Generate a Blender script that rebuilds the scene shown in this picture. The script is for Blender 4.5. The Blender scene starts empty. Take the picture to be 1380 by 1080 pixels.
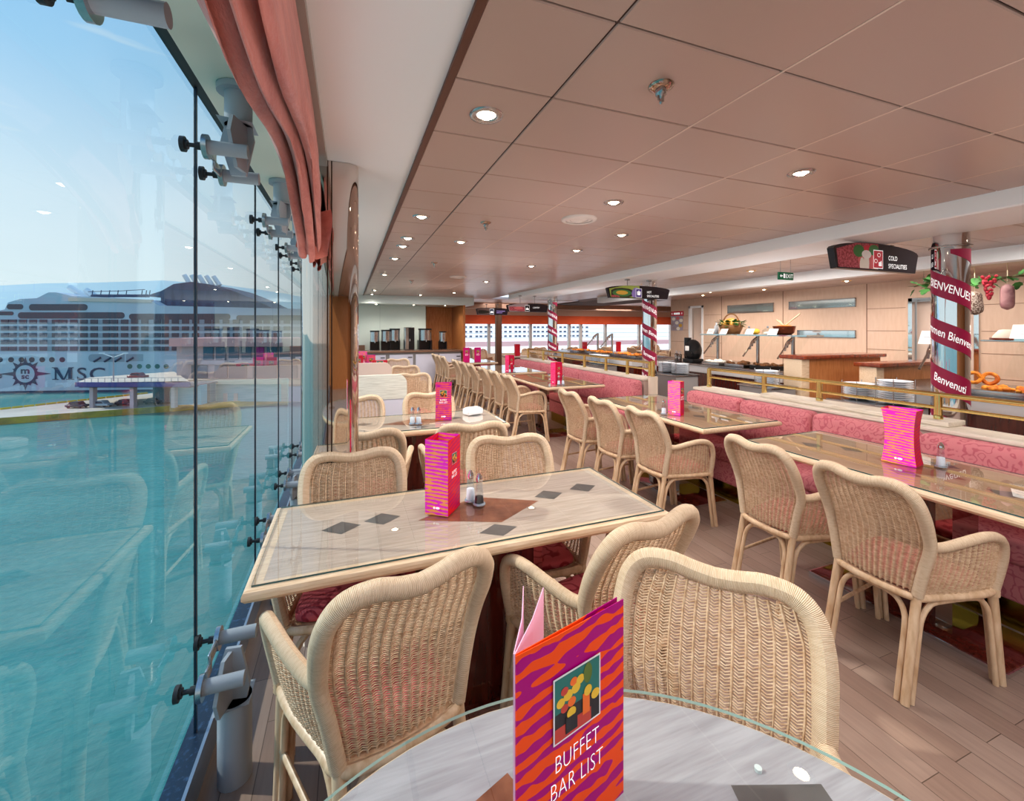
import bpy, bmesh, math, random
from math import sin, cos, pi, sqrt, atan2, radians
from mathutils import Vector, Matrix
rnd = random.Random(7)
C = bpy.context.scene.collection
# ------------------------------------------------------------------ helpers
def lin(h):
    if isinstance(h, str):
        v = [int(h[i:i+2], 16)/255 for i in (0, 2, 4)]
        return tuple(c/12.92 if c <= .04045 else ((c+.055)/1.055)**2.4 for c in v)+(1,)
    return tuple(h)+((1,) if len(h) == 3 else ())

class MB:
    """collects shapes into one mesh"""
    def __init__(s): s.v = []; s.f = []; s.m = []; s.uv = []; s.sm = []
    def add(s, vs, fs, mi=0, uvs=None, smooth=False):
        o = len(s.v); s.v += [tuple(v) for v in vs]
        for k, f in enumerate(fs):
            s.f.append([o+i for i in f]); s.m.append(mi); s.sm.append(smooth)
            s.uv.append([uvs[i] for i in f] if uvs and not isinstance(uvs[0], list) else (uvs[k] if uvs else [(0, 0)]*len(f)))
        return s
    def box(s, x0, x1, y0, y1, z0, z1, mi=0, M=None):
        vs = [Vector((x, y, z)) for z in (z0, z1) for y in (y0, y1) for x in (x0, x1)]
        if M: vs = [M @ v for v in vs]
        return s.add(vs, [(0, 2, 3, 1), (4, 5, 7, 6), (0, 1, 5, 4), (2, 6, 7, 3), (0, 4, 6, 2), (1, 3, 7, 5)], mi)
    def rbox(s, x0, x1, y0, y1, z0, z1, r=.01, mi=0, n=3, M=None, smooth=True):
        """box with rounded edges all round"""
        b = bmesh.new(); bmesh.ops.create_cube(b, size=1)
        for v in b.verts: v.co = Vector(((x0+x1)/2+v.co.x*(x1-x0), (y0+y1)/2+v.co.y*(y1-y0), (z0+z1)/2+v.co.z*(z1-z0)))
        r = min(r, .49*min(x1-x0, y1-y0, z1-z0))
        bmesh.ops.bevel(b, geom=b.edges[:], offset=r, segments=n, profile=.5, affect='EDGES')
        b.verts.index_update()
        vs = [M @ v.co if M else v.co.copy() for v in b.verts]
        s.add(vs, [[v.index for v in f.verts] for f in b.faces], mi, None, smooth); b.free(); return s
    def tube(s, pts, r, n=8, mi=0, closed=False, cap=True, flat=None):
        pts = [Vector(p) for p in pts]; N = len(pts)
        rs = r if isinstance(r, (list, tuple)) else [r]*N
        T = []
        for i in range(N):
            a = pts[i-1] if (i > 0 or closed) else pts[0]
            b = pts[(i+1) % N] if (i < N-1 or closed) else pts[-1]
            t = (b-a); T.append(t.normalized() if t.length > 1e-9 else Vector((0, 0, 1)))
        up = Vector((0, 0, 1)) if abs(T[0].z) < .9 else Vector((0, 1, 0))
        nrm = (up - T[0]*up.dot(T[0])).normalized()
        vs = []; uvs = []; L = 0
        for i in range(N):
            if i:
                L += (pts[i]-pts[i-1]).length
                nrm = (nrm - T[i]*nrm.dot(T[i])).normalized()
            bi = T[i].cross(nrm)
            for k in range(n+1):
                a = 2*pi*k/n
                e = flat or 1
                vs.append(pts[i]+(nrm*cos(a)+bi*sin(a)*e)*rs[i]); uvs.append((k/n, L))
        fs = []
        M_ = N if closed else N-1
        for i in range(M_):
            j = (i+1) % N
            for k in range(n): fs.append((i*(n+1)+k, i*(n+1)+k+1, j*(n+1)+k+1, j*(n+1)+k))
        s.add(vs, fs, mi, uvs, True)
        if cap and not closed:
            s.add([vs[k] for k in range(n)], [list(range(n))[::-1]], mi)
            s.add([vs[(N-1)*(n+1)+k] for k in range(n)], [list(range(n))], mi)
        return s
    def lathe(s, prof, c=(0, 0, 0), n=20, mi=0, M=None, smooth=True, a0=0, a1=2*pi):
        c = Vector(c); vs = []; uvs = []
        for (r, z) in prof:
            for k in range(n+1):
                a = a0+(a1-a0)*k/n; p = Vector((r*cos(a), r*sin(a), z)); vs.append((M @ p if M else p)+c); uvs.append((k/n, z))
        fs = []
        for i in range(len(prof)-1):
            for k in range(n): fs.append((i*(n+1)+k, i*(n+1)+k+1, (i+1)*(n+1)+k+1, (i+1)*(n+1)+k))
        return s.add(vs, fs, mi, uvs, smooth)
    def cyl(s, c, r, h, n=20, mi=0, M=None, smooth=True):
        s.lathe([(r, 0), (r, h)], c, n, mi, M, smooth)
        c = Vector(c)
        for z, rev in ((0, True), (h, False)):
            ring = [(M @ Vector((r*cos(2*pi*k/n), r*sin(2*pi*k/n), z)) if M else Vector((r*cos(2*pi*k/n), r*sin(2*pi*k/n), z)))+c for k in range(n)]
            s.add(ring, [list(range(n))[::-1] if rev else list(range(n))], mi)
        return s
    def prism(s, poly, h, mi=0, M=None, z=0, smi=None):
        """extrude a 2d polygon (xy) by h along z, then transform"""
        n = len(poly)
        vs = [Vector((x, y, z)) for x, y in poly]+[Vector((x, y, z+h)) for x, y in poly]
        if M: vs = [M @ v for v in vs]
        s.add(vs, [list(range(n))[::-1], list(range(n, 2*n))], mi)
        s.add(vs, [(i, (i+1) % n, n+(i+1) % n, n+i) for i in range(n)], mi if smi is None else smi)
        return s
    def poly(s, pts, mi=0): return s.add(pts, [list(range(len(pts)))], mi)
    def sphere(s, c, r, n=12, mi=0, sc=(1, 1, 1), m=None):
        m = m or max(4, n//2)
        prof = [(r*sin(pi*i/m), -r*cos(pi*i/m)) for i in range(m+1)]
        return s.lathe(prof, c, n, mi, Matrix.Diagonal((*sc, 1)).to_3x3())
    def mesh(s, name, mats):
        me = bpy.data.meshes.new(name); me.from_pydata(s.v, [], s.f)
        mats = mats if isinstance(mats, (list, tuple)) else [mats]
        for m in mats: me.materials.append(m)
        me.polygons.foreach_set('material_index', s.m); me.polygons.foreach_set('use_smooth', s.sm)
        ul = me.uv_layers.new(name='UVMap')
        flat = [c for f in s.uv for u in f for c in u]
        ul.data.foreach_set('uv', flat); me.update()
        return me

def obj(name, mb, mats, parent=None, loc=None, rot=None):
    me = mb.mesh(name, mats) if isinstance(mb, MB) else mb
    o = bpy.data.objects.new(name, me); C.objects.link(o)
    if parent: o.parent = parent
    if loc: o.location = loc
    if rot: o.rotation_euler = rot
    return o
def tag(o, label, cat, group=None, kind=None):
    if label: o['label'] = label
    if cat: o['category'] = cat
    if group: o['group'] = group
    if kind: o['kind'] = kind
    return o
def thing(name, label, cat, loc=(0, 0, 0), rz=0, group=None):
    o = bpy.data.objects.new(name, None); C.objects.link(o); o.empty_display_size = .1
    o.location = loc; o.rotation_euler = (0, 0, rz)
    return tag(o, label, cat, group)
def struct(name, mb, mats, parent=None):
    o = obj(name, mb, mats, parent)
    if not parent: o['kind'] = 'structure'
    return o
def dup(root, loc, rz=0, label=None, group=None, scale=None):
    r = root.copy(); C.objects.link(r); r.location = loc; r.rotation_euler = (0, 0, rz)
    if scale: r.scale = scale if isinstance(scale, tuple) else (scale,)*3
    if label: r['label'] = label
    if group: r['group'] = group
    for ch in list(root.children):
        c = ch.copy(); C.objects.link(c); c.parent = r
        for g in ch.children:
            d = g.copy(); C.objects.link(d); d.parent = c
    return r
def spline(P, k=6, closed=False):
    P = [Vector(p) for p in P]; n = len(P); out = []
    for i in range(n if closed else n-1):
        p0 = P[i-1] if (i or closed) else P[0]*2-P[1]
        p1, p2 = P[i], P[(i+1) % n]
        p3 = P[(i+2) % n] if (i+2 < n or closed) else P[-1]*2-P[-2]
        for j in range(k):
            t = j/k
            out.append(.5*((2*p1)+(p2-p0)*t+(2*p0-5*p1+4*p2-p3)*t*t+(3*p1-p0-3*p2+p3)*t**3))
    if not closed: out.append(P[-1])
    return out
def text_mesh(body, size, align='LEFT', extrude=0, offset=0, spacing=1, shear=0):
    cu = bpy.data.curves.new('lettering', 'FONT'); cu.body = body; cu.size = size; cu.align_x = align
    cu.extrude = extrude; cu.offset = offset; cu.space_character = spacing; cu.shear = shear; cu.resolution_u = 3
    cu.space_line = .95
    t = bpy.data.objects.new('lettering', cu); C.objects.link(t)
    bpy.context.view_layer.update()
    me = bpy.data.meshes.new_from_object(t.evaluated_get(bpy.context.evaluated_depsgraph_get()))
    C.objects.unlink(t); bpy.data.objects.remove(t)
    return me
def text(body, size, m, M, parent, align='CENTER', sx=1, offset=0, spacing=1, shear=0, name='lettering'):
    me = text_mesh(body, size, align, 0, offset, spacing, shear)
    me.transform(M @ Matrix.Diagonal((sx, 1, 1, 1))); me.materials.clear(); me.materials.append(m)
    return obj(name, me, None, parent)
def frame(o, x, y):
    """matrix with given origin and local x, y axes"""
    x = Vector(x).normalized(); y = Vector(y).normalized(); z = x.cross(y)
    return Matrix(((x.x, y.x, z.x, o[0]), (x.y, y.y, z.y, o[1]), (x.z, y.z, z.z, o[2]), (0, 0, 0, 1)))
ORD = ['first', 'second', 'third', 'fourth', 'fifth', 'sixth', 'seventh', 'eighth', 'ninth', 'tenth', 'eleventh', 'twelfth', 'thirteenth', 'fourteenth']
def across(pts):
    """ordinal words for points counted from the left as one looks from the dining side"""
    key = sorted(range(len(pts)), key=lambda i: (pts[i][0]*.936-pts[i][1]*.353)/(pts[i][0]*.353+pts[i][1]*.936))
    w = [''] * len(pts)
    for n, i in enumerate(key): w[i] = 'leftmost' if n == 0 else ('rightmost' if n == len(pts)-1 else ORD[n]+' from left')
    return w
# ------------------------------------------------------------------ materials
MT = {}
def mat(name, col, rough=.5, metal=0, nz=None, bump=None, coat=0, emit=0, spec=None, col2=None, space='Object'):
    """nz=(scale, stretch xyz, low, high) mixes col -> col2 by noise; bump=(scale, strength, stretch)"""
    m = bpy.data.materials.new(name); m.use_nodes = True; nt = m.node_tree; N = nt.nodes; L = nt.links
    b = N['Principled BSDF']; c = lin(col)
    b.inputs['Base Color'].default_value = c; b.inputs['Roughness'].default_value = rough; b.inputs['Metallic'].default_value = metal
    if coat: b.inputs['Coat Weight'].default_value = coat; b.inputs['Coat Roughness'].default_value = .03
    if spec is not None: b.inputs['Specular IOR Level'].default_value = spec
    if emit: b.inputs['Emission Color'].default_value = c; b.inputs['Emission Strength'].default_value = emit
    def coords(st):
        tc = N.new('ShaderNodeTexCoord'); mp = N.new('ShaderNodeMapping'); mp.inputs['Scale'].default_value = st
        L.new(tc.outputs[space], mp.inputs['Vector']); return mp
    if nz:
        mp = coords(nz[1]); t = N.new('ShaderNodeTexNoise'); t.inputs['Scale'].default_value = nz[0]; t.inputs['Detail'].default_value = 5
        r = N.new('ShaderNodeValToRGB'); r.color_ramp.elements[0].position = nz[2]; r.color_ramp.elements[1].position = nz[3]
        c2 = lin(col2) if col2 else tuple(x*.6 for x in c[:3])+(1,)
        r.color_ramp.elements[0].color = c; r.color_ramp.elements[1].color = c2
        L.new(mp.outputs[0], t.inputs['Vector']); L.new(t.outputs['Fac'], r.inputs['Fac']); L.new(r.outputs['Color'], b.inputs['Base Color'])
        if emit: L.new(r.outputs['Color'], b.inputs['Emission Color'])
    if bump:
        mp = coords(bump[2] if len(bump) > 2 else (1, 1, 1)); t = N.new('ShaderNodeTexNoise'); t.inputs['Scale'].default_value = bump[0]; t.inputs['Detail'].default_value = 4
        bp = N.new('ShaderNodeBump'); bp.inputs['Strength'].default_value = bump[1]; bp.inputs['Distance'].default_value = .01
        L.new(mp.outputs[0], t.inputs['Vector']); L.new(t.outputs['Fac'], bp.inputs['Height']); L.new(bp.outputs[0], b.inputs['Normal'])
    MT[name] = m
    return m
def nodes(m): return m.node_tree.nodes, m.node_tree.links, m.node_tree.nodes['Principled BSDF']
def thin_glass(name, tint, ior=1.5, rough=0.0, gl=(1, 1, 1)):
    m = bpy.data.materials.new(name); m.use_nodes = True; N = m.node_tree.nodes; L = m.node_tree.links
    N.remove(N['Principled BSDF']); o = N['Material Output']
    t = N.new('ShaderNodeBsdfTransparent'); t.inputs[0].default_value = (*tint, 1)
    g = N.new('ShaderNodeBsdfGlossy'); g.inputs['Color'].default_value = (*gl, 1); g.inputs['Roughness'].default_value = rough
    lw = N.new('ShaderNodeLayerWeight'); lw.inputs['Blend'].default_value = .5; f0 = ((ior-1)/(ior+1))**2
    pw = N.new('ShaderNodeMath'); pw.operation = 'POWER'; pw.inputs[1].default_value = 5; f = N.new('ShaderNodeMath'); f.operation = 'MULTIPLY_ADD'; f.inputs[1].default_value = 1-f0; f.inputs[2].default_value = f0
    L.new(lw.outputs['Facing'], pw.inputs[0]); L.new(pw.outputs[0], f.inputs[0])
    x = N.new('ShaderNodeMixShader'); L.new(f.outputs[0], x.inputs[0]); L.new(t.outputs[0], x.inputs[1]); L.new(g.outputs[0], x.inputs[2])
    L.new(x.outputs[0], o.inputs['Surface']); MT[name] = m; return m

cane = mat('wicker_cane', 'dec0a0', .5, nz=(40, (1, 1, 3), .3, .75), col2='b48a66')
cane.node_tree.nodes['Principled BSDF'].inputs['Specular IOR Level'].default_value = .35
pole = mat('rattan_pole', 'dcbc9a', .38, nz=(14, (3, 3, .6), .35, .7), col2='bd9670')
# cane wound round a pole: fine rings across its length, uv.y is metres along it
wrap = mat('wound_cane', 'dfc39c', .42)
N, L, b = nodes(wrap)
tc = N.new('ShaderNodeTexCoord'); w = N.new('ShaderNodeTexWave'); w.bands_direction = 'Y'; w.inputs['Scale'].default_value = 105; w.inputs['Distortion'].default_value = .6; w.inputs['Detail'].default_value = 1
L.new(tc.outputs['UV'], w.inputs['Vector'])
nzn = N.new('ShaderNodeTexNoise'); nzn.inputs['Scale'].default_value = 25; mp = N.new('ShaderNodeMapping'); mp.inputs['Scale'].default_value = (.2, 6, 1)
L.new(tc.outputs['UV'], mp.inputs[0]); L.new(mp.outputs[0], nzn.inputs['Vector'])
r = N.new('ShaderNodeValToRGB'); r.color_ramp.elements[0].color = lin('b08a60'); r.color_ramp.elements[1].color = lin('e8ceb0'); r.color_ramp.elements[1].position = .42
mx = N.new('ShaderNodeMix'); mx.data_type = 'RGBA'; mx.blend_type = 'MULTIPLY'; mx.inputs[0].default_value = .55
rr = N.new('ShaderNodeValToRGB'); rr.color_ramp.elements[0].position = .3; rr.color_ramp.elements[0].color = (.76, .66, .56, 1); rr.color_ramp.elements[1].position = .6
L.new(w.outputs['Fac'], r.inputs[0]); L.new(nzn.outputs['Fac'], rr.inputs[0]); L.new(r.outputs[0], mx.inputs[6]); L.new(rr.outputs[0], mx.inputs[7]); L.new(mx.outputs[2], b.inputs['Base Color'])
bp = N.new('ShaderNodeBump'); bp.inputs['Strength'].default_value = .5; bp.inputs['Distance'].default_value = .003; L.new(w.outputs['Fac'], bp.inputs['Height']); L.new(bp.outputs[0], b.inputs['Normal'])

def fabric(name, c1, c2, sc=6):
    m = mat(name, c1, .85); N, L, b = nodes(m)
    tc = N.new('ShaderNodeTexCoord'); n1 = N.new('ShaderNodeTexNoise'); n1.inputs['Scale'].default_value = sc; n1.inputs['Detail'].default_value = 1.5
    ma = N.new('ShaderNodeMath'); ma.operation = 'MULTIPLY'; ma.inputs[1].default_value = 34
    si = N.new('ShaderNodeMath'); si.operation = 'SINE'
    r = N.new('ShaderNodeValToRGB'); r.color_ramp.elements[0].position = .25; r.color_ramp.elements[1].position = .85
    r.color_ramp.elements[0].color = lin(c1); r.color_ramp.elements[1].color = lin(c2)
    L.new(tc.outputs['Object'], n1.inputs['Vector']); L.new(n1.outputs['Fac'], ma.inputs[0]); L.new(ma.outputs[0], si.inputs[0]); L.new(si.outputs[0], r.inputs[0]); L.new(r.outputs[0], b.inputs['Base Color'])
    n2 = N.new('ShaderNodeTexNoise'); n2.inputs['Scale'].default_value = 260; bp = N.new('ShaderNodeBump'); bp.inputs['Strength'].default_value = .25; bp.inputs['Distance'].default_value = .003
    L.new(tc.outputs['Object'], n2.inputs['Vector']); L.new(n2.outputs['Fac'], bp.inputs['Height']); L.new(bp.outputs[0], b.inputs['Normal'])
    return m
seat_fabric = fabric('red_scroll_fabric', 'c4525a', '93202f', 11)
bench_fabric = fabric('rose_scroll_fabric', 'cb787c', 'b65a64', 16)
curtain_m = mat('terracotta_curtain', 'c66f60', .85, nz=(9, (1, .6, 3), .35, .75), col2='a34c40', bump=(120, .3, (1, .3, 1)))
N, L, b = nodes(curtain_m); b.inputs['Sheen Weight'].default_value = .3
trim_wood = mat('limed_oak_trim', 'e2c6a6', .4, nz=(9, (1.2, 14, 14), .35, .7), col2='c9a684', coat=.3)
trim_wood_y = mat('limed_oak_trim_lengthwise', 'e2c6a6', .4, nz=(9, (14, 1.2, 14), .35, .7), col2='c9a684', coat=.3)
lam = mat('grey_oak_laminate', 'bfab9d', .35, nz=(7, (1.1, 16, 3), .35, .72), col2='a28d7d')
lam_y = mat('brown_oak_laminate', 'b8957a', .35, nz=(7, (16, 1.1, 3), .35, .72), col2='987455')
inlay_dark = mat('slate_inlay', '5d5a58', .4, nz=(20, (1, 1, 1), .3, .8), col2='4a4745')
inlay_copper = mat('copper_inlay', 'a8694c', .35, metal=.35, nz=(25, (1, 1, 1), .3, .7), col2='7c4530')
table_glass = thin_glass('table_glass', (.97, .99, .985), 1.9)
glass_edge = mat('glass_edge', '12484c', .12, spec=.8)
mahog = mat('polished_mahogany', '5a1f16', .12, nz=(5, (8, 8, 1), .35, .75), col2='3a100c', coat=.8)
mahog_edge = mat('red_mahogany_worktop', '8a3a1c', .2, nz=(22, (1, 1, 1), .35, .7), col2='5c1f10', coat=.5)
chrome = mat('chrome', 'e8e8ea', .04, metal=1)
chrome_b = mat('mirror_bronze', 'b9a596', .05, metal=1)
steel = mat('brushed_steel', 'c4c6c8', .25, metal=1)
grey_steel = mat('grey_painted_steel', 'a2a8b0', .4, metal=.0, bump=(90, .06))
dark_steel = mat('dark_rubber', '24272b', .5)
brass = mat('polished_brass', 'f6d98a', .2, metal=1)
brass_kick = mat('brass_kick_plate', 'b8a03c', .18, metal=1)
white_paint = mat('white_paint', 'f6f6f6', .45)
soffit_m = mat('warm_white_soffit', 'eeecea', .5)
cream_paint = mat('cream_paint', 'e9ebda', .5)
greenish = mat('pale_green_gloss_panel', 'd3dcd2', .18, coat=.4)
tan_ceil = mat('tan_metal_ceiling', 'b5998c', .3, metal=.1, bump=(300, .03))
tan_dark = mat('dark_gap', '46302a', .8)
gap_light = mat('light_gap', 'd9bfae', .6)
brown_trim = mat('brown_edge_trim', '5f3626', .5)
wall_panel = mat('tan_wood_wall_panel', 'd8b79e', .3, nz=(5, (5, 5, 1), .3, .8), col2='cfab92', coat=.25)
wall_panel_o = mat('orange_wood_panel', 'bf7c4c', .35, nz=(6, (9, 9, 1), .35, .7), col2='a3622f')
door_m = mat('pale_door_leaf', 'd9bfae', .4)
counter_white = mat('grey_white_counter', 'cfcac8', .3)
counter_grey = mat('grey_cabinet', '8c8684', .4)
lav = mat('lavender_white_panel', 'd6d2de', .4)
wood_white = mat('white_washed_wood', 'e6e2d6', .4, nz=(6, (1, 4, 14), .4, .7), col2='cbc6b8')
pink_panel = mat('pinkish_wood_panel', 'e8cbbb', .4)
plate_m = mat('white_china', 'e6e9ee', .2)
black_m = mat('black_plastic', '141416', .35)
sign_black = mat('sign_black', '150a12', .3)
white_flat = mat('white_lettering', 'ffffff', .5, emit=.35)
band_m = mat('crimson_ribbon', '96163f', .4)
red_sign = mat('red_sign', 'd3203a', .4)
green_sign = mat('green_exit_sign', '0c5a3a', .4, emit=.1)
purple_sign = mat('purple_sign', '4a2a8a', .4)
paper = mat('white_paper', 'f4ece6', .6)
pink_paper = mat('pale_pink_paper', 'f0b9d0', .55)
red_card = mat('red_card', 'd0122e', .4)
orange_blind = mat('orange_blind', 'e0603a', .7, nz=(5, (1, 1, 30), .4, .7), col2='c94f2d')
bulb_m = mat('lit_bulb', 'fff0d0', .3, emit=14)
food_orange = mat('orange_food', 'e8902a', .6, nz=(18, (1, 1, 1), .4, .6), col2='b85a18')
food_brown = mat('browned_food', '7a4a22', .6, nz=(25, (1, 1, 1), .4, .65), col2='3c2412')
leaf_m = mat('vine_leaf', '3f7a33', .55, nz=(12, (1, 1, 1), .4, .65), col2='23501f')
def stripes(name, ca, cb, sc, tilt, amp):
    """wavy animal-print stripes of uneven width; sc = stripes per 0.1 m"""
    m = mat(name, ca, .45, spec=.2); N, L, b = nodes(m)
    tc = N.new('ShaderNodeTexCoord'); sp_ = N.new('ShaderNodeSeparateXYZ'); L.new(tc.outputs['Object'], sp_.inputs[0])
    def nz_(scale, st):
        mp = N.new('ShaderNodeMapping'); mp.inputs['Scale'].default_value = st; t = N.new('ShaderNodeTexNoise'); t.inputs['Scale'].default_value = scale; t.inputs['Detail'].default_value = 1
        L.new(tc.outputs['Object'], mp.inputs[0]); L.new(mp.outputs[0], t.inputs['Vector']); return t.outputs['Fac']
    def mth(op, a, b_, c=None):
        n = N.new('ShaderNodeMath'); n.operation = op
        for k, v in enumerate((a, b_, c)):
            if v is None: continue
            if isinstance(v, (int, float)): n.inputs[k].default_value = v
            else: L.new(v, n.inputs[k])
        return n.outputs[0]
    k = 2*pi*sc/.1
    xy = mth('ADD', sp_.outputs['X'], sp_.outputs['Y'])
    ph = mth('ADD', mth('MULTIPLY_ADD', xy, -tilt*k, 0.0), mth('MULTIPLY', sp_.outputs['Z'], k))
    ph = mth('ADD', ph, mth('MULTIPLY', nz_(13, (1, 1, 1.6)), amp))
    th = mth('MULTIPLY_ADD', nz_(26, (1, 1, 1.3)), 5.0, -2.5)
    d = mth('SUBTRACT', mth('SINE', ph, 0), th)
    r = N.new('ShaderNodeValToRGB'); r.color_ramp.elements[0].position = .48; r.color_ramp.elements[1].position = .52
    r.color_ramp.elements[0].color = lin(ca); r.color_ramp.elements[1].color = lin(cb)
    L.new(mth('ADD', d, .5), r.inputs[0]); L.new(r.outputs[0], b.inputs['Base Color'])
    return m
card_big = stripes('magenta_orange_stripes', 'a8006e', 'f04a0c', 4.2, .06, 6)
card_tent = stripes('pink_orange_stripes', 'f22cc4', 'ff9a58', 6.5, -.05, 5)
card_side = stripes('red_magenta_stripes', 'd8141e', 'b80c50', 6, .2, 5)
# ------------------------------------------------------------------ the wicker armchair
ARCH = [(.166, -.185, .425), (.188, -.182, .54), (.210, -.182, .635), (.215, -.205, .71), (.217, -.24, .785), (.205, -.268, .845), (.17, -.283, .882), (.11, -.29, .89), (.05, -.295, .878), (0, -.297, .872)]
ARCH_R = spline(ARCH, 5)
ARCH_F = ARCH_R+[Vector((-p.x, p.y, p.z)) for p in reversed(ARCH_R[:-1])]
def back_w(z):                                  # half width and y of the back at a height
    for a, c in zip(ARCH_R, ARCH_R[1:]):
        if min(a.z, c.z) <= z <= max(a.z, c.z) and c.x > .12:
            t = (z-a.z)/(c.z-a.z+1e-9); p = a.lerp(c, t); return p.x, p.y
    return .11, -.29
ARM = [(.210, -.182, .648), (.228, -.13, .645), (.258, -.05, .668), (.280, .04, .685), (.286, .11, .675), (.282, .16, .64), (.272, .185, .575), (.257, .192, .50), (.243, .19, .43)]
ARM_R = spline(ARM, 5)
SEAT_RING = [(.166, -.185), (.19, -.1), (.225, .03), (.242, .14), (.23, .2), (.15, .225), (0, .232), (-.15, .225), (-.23, .2), (-.242, .14), (-.225, .03), (-.19, -.1), (-.166, -.185), (-.09, -.212), (0, -.22), (.09, -.212)]
def weave(mb, rows, step):
    """rows of cane strands wound over the stakes: each strand swells on the ribs and thins between them"""
    for k, (fn, nf, n) in enumerate(rows):
        seg = n*4; vs = []; ph = (k % 2)*.0009
        for i in range(seg+1):
            s = i/seg; p = fn(s); nn = nf(s); c_ = cos(2*pi*s*n)
            c = p+nn*(.0034*c_+(ph if c_ > 0 else -ph))
            hz = step*(.44 if c_ > .5 else (.40 if c_ > -.5 else .30)); th = .0016; u = Vector((0, 0, 1))
            vs += [c+u*hz, c+nn*th, c-u*hz, c-nn*th]
        fs = []
        for i in range(seg):
            for j in range(4): fs.append((i*4+j, i*4+(j+1) % 4, i*4+4+(j+1) % 4, i*4+4+j))
        mb.add(vs, fs, 0, None, True)
def make_back(step):
    mb = MB(); rows = []; n = 15
    z = .437
    while z < .862:
        hw, y = back_w(z); hw -= .006
        def fn(s, hw=hw, y=y, z=z): x = (2*s-1)*hw; return Vector((x, y-.022*(1-(2*s-1)**2)*(1-.4*min(1, max(0, (z-.55)/.12)))+.004, z+.004*abs(2*s-1)))
        rows.append((fn, lambda s: Vector((.0, -.97, .2)), n)); z += step
    weave(mb, rows, step)
    for i in range(n+1):
        s = (i+.0)/n
        if 0 < i < n:
            P = []
            for k in range(8):
                z = .43+.432*k/7; hw, y = back_w(z); x = (2*s-1)*(hw-.006)
                P.append((x, y-.022*(1-(2*s-1)**2)*(1-.4*min(1, max(0, (z-.55)/.12)))+.004, z))
            mb.tube(P, .0032, 5, 0, cap=False)
    return mb
def make_side(sx, step):
    mb = MB(); n = 15
    low = [Vector((x, y, .425)) for x, y in SEAT_RING[:4]]; low[-1] = Vector((.243, .185, .425))
    def bot(s):
        t = s*3; i = min(2, int(t)); return low[i].lerp(low[i+1], t-i)
    def top(s):
        t = s*.86*(len(ARM_R)-1)*.62; i = min(len(ARM_R)-2, int(t)); return ARM_R[i].lerp(ARM_R[i+1], t-i)
    rows = []; K = int(.23/step)
    for k in range(K):
        t = (k+.8)/K
        def fn(s, t=t):
            p = bot(s).lerp(top(s), t); p.x += .012*sin(pi*t)*sin(pi*s)
            if s > .93: p.y += .0
            return Vector((p.x*sx, p.y, p.z))
        rows.append((fn, lambda s: Vector((sx*.96, -.25, 0)), n))
    weave(mb, rows, step)
    for i in range(1, n):
        s = i/n; P = []
        for k in range(5):
            p = bot(s).lerp(top(s), k/4); p.x += .012*sin(pi*k/4)*sin(pi*s); P.append((p.x*sx, p.y, p.z))
        mb.tube(P, .003, 5, 0, cap=False)
    return mb
FOOT = {(1, 1): ((.236, .19, .42), (.242, .245, 0)), (-1, 1): ((-.236, .19, .42), (-.242, .245, 0)), (1, -1): ((.164, -.185, .42), (.172, -.275, 0)), (-1, -1): ((-.164, -.185, .42), (-.172, -.275, 0))}
def leg_pt(k, z, inward=None, d=.03):
    a, c = Vector(FOOT[k][0]), Vector(FOOT[k][1]); p = c.lerp(a, z/.42)
    if inward is not None: p = p+inward*d
    return p
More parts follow.
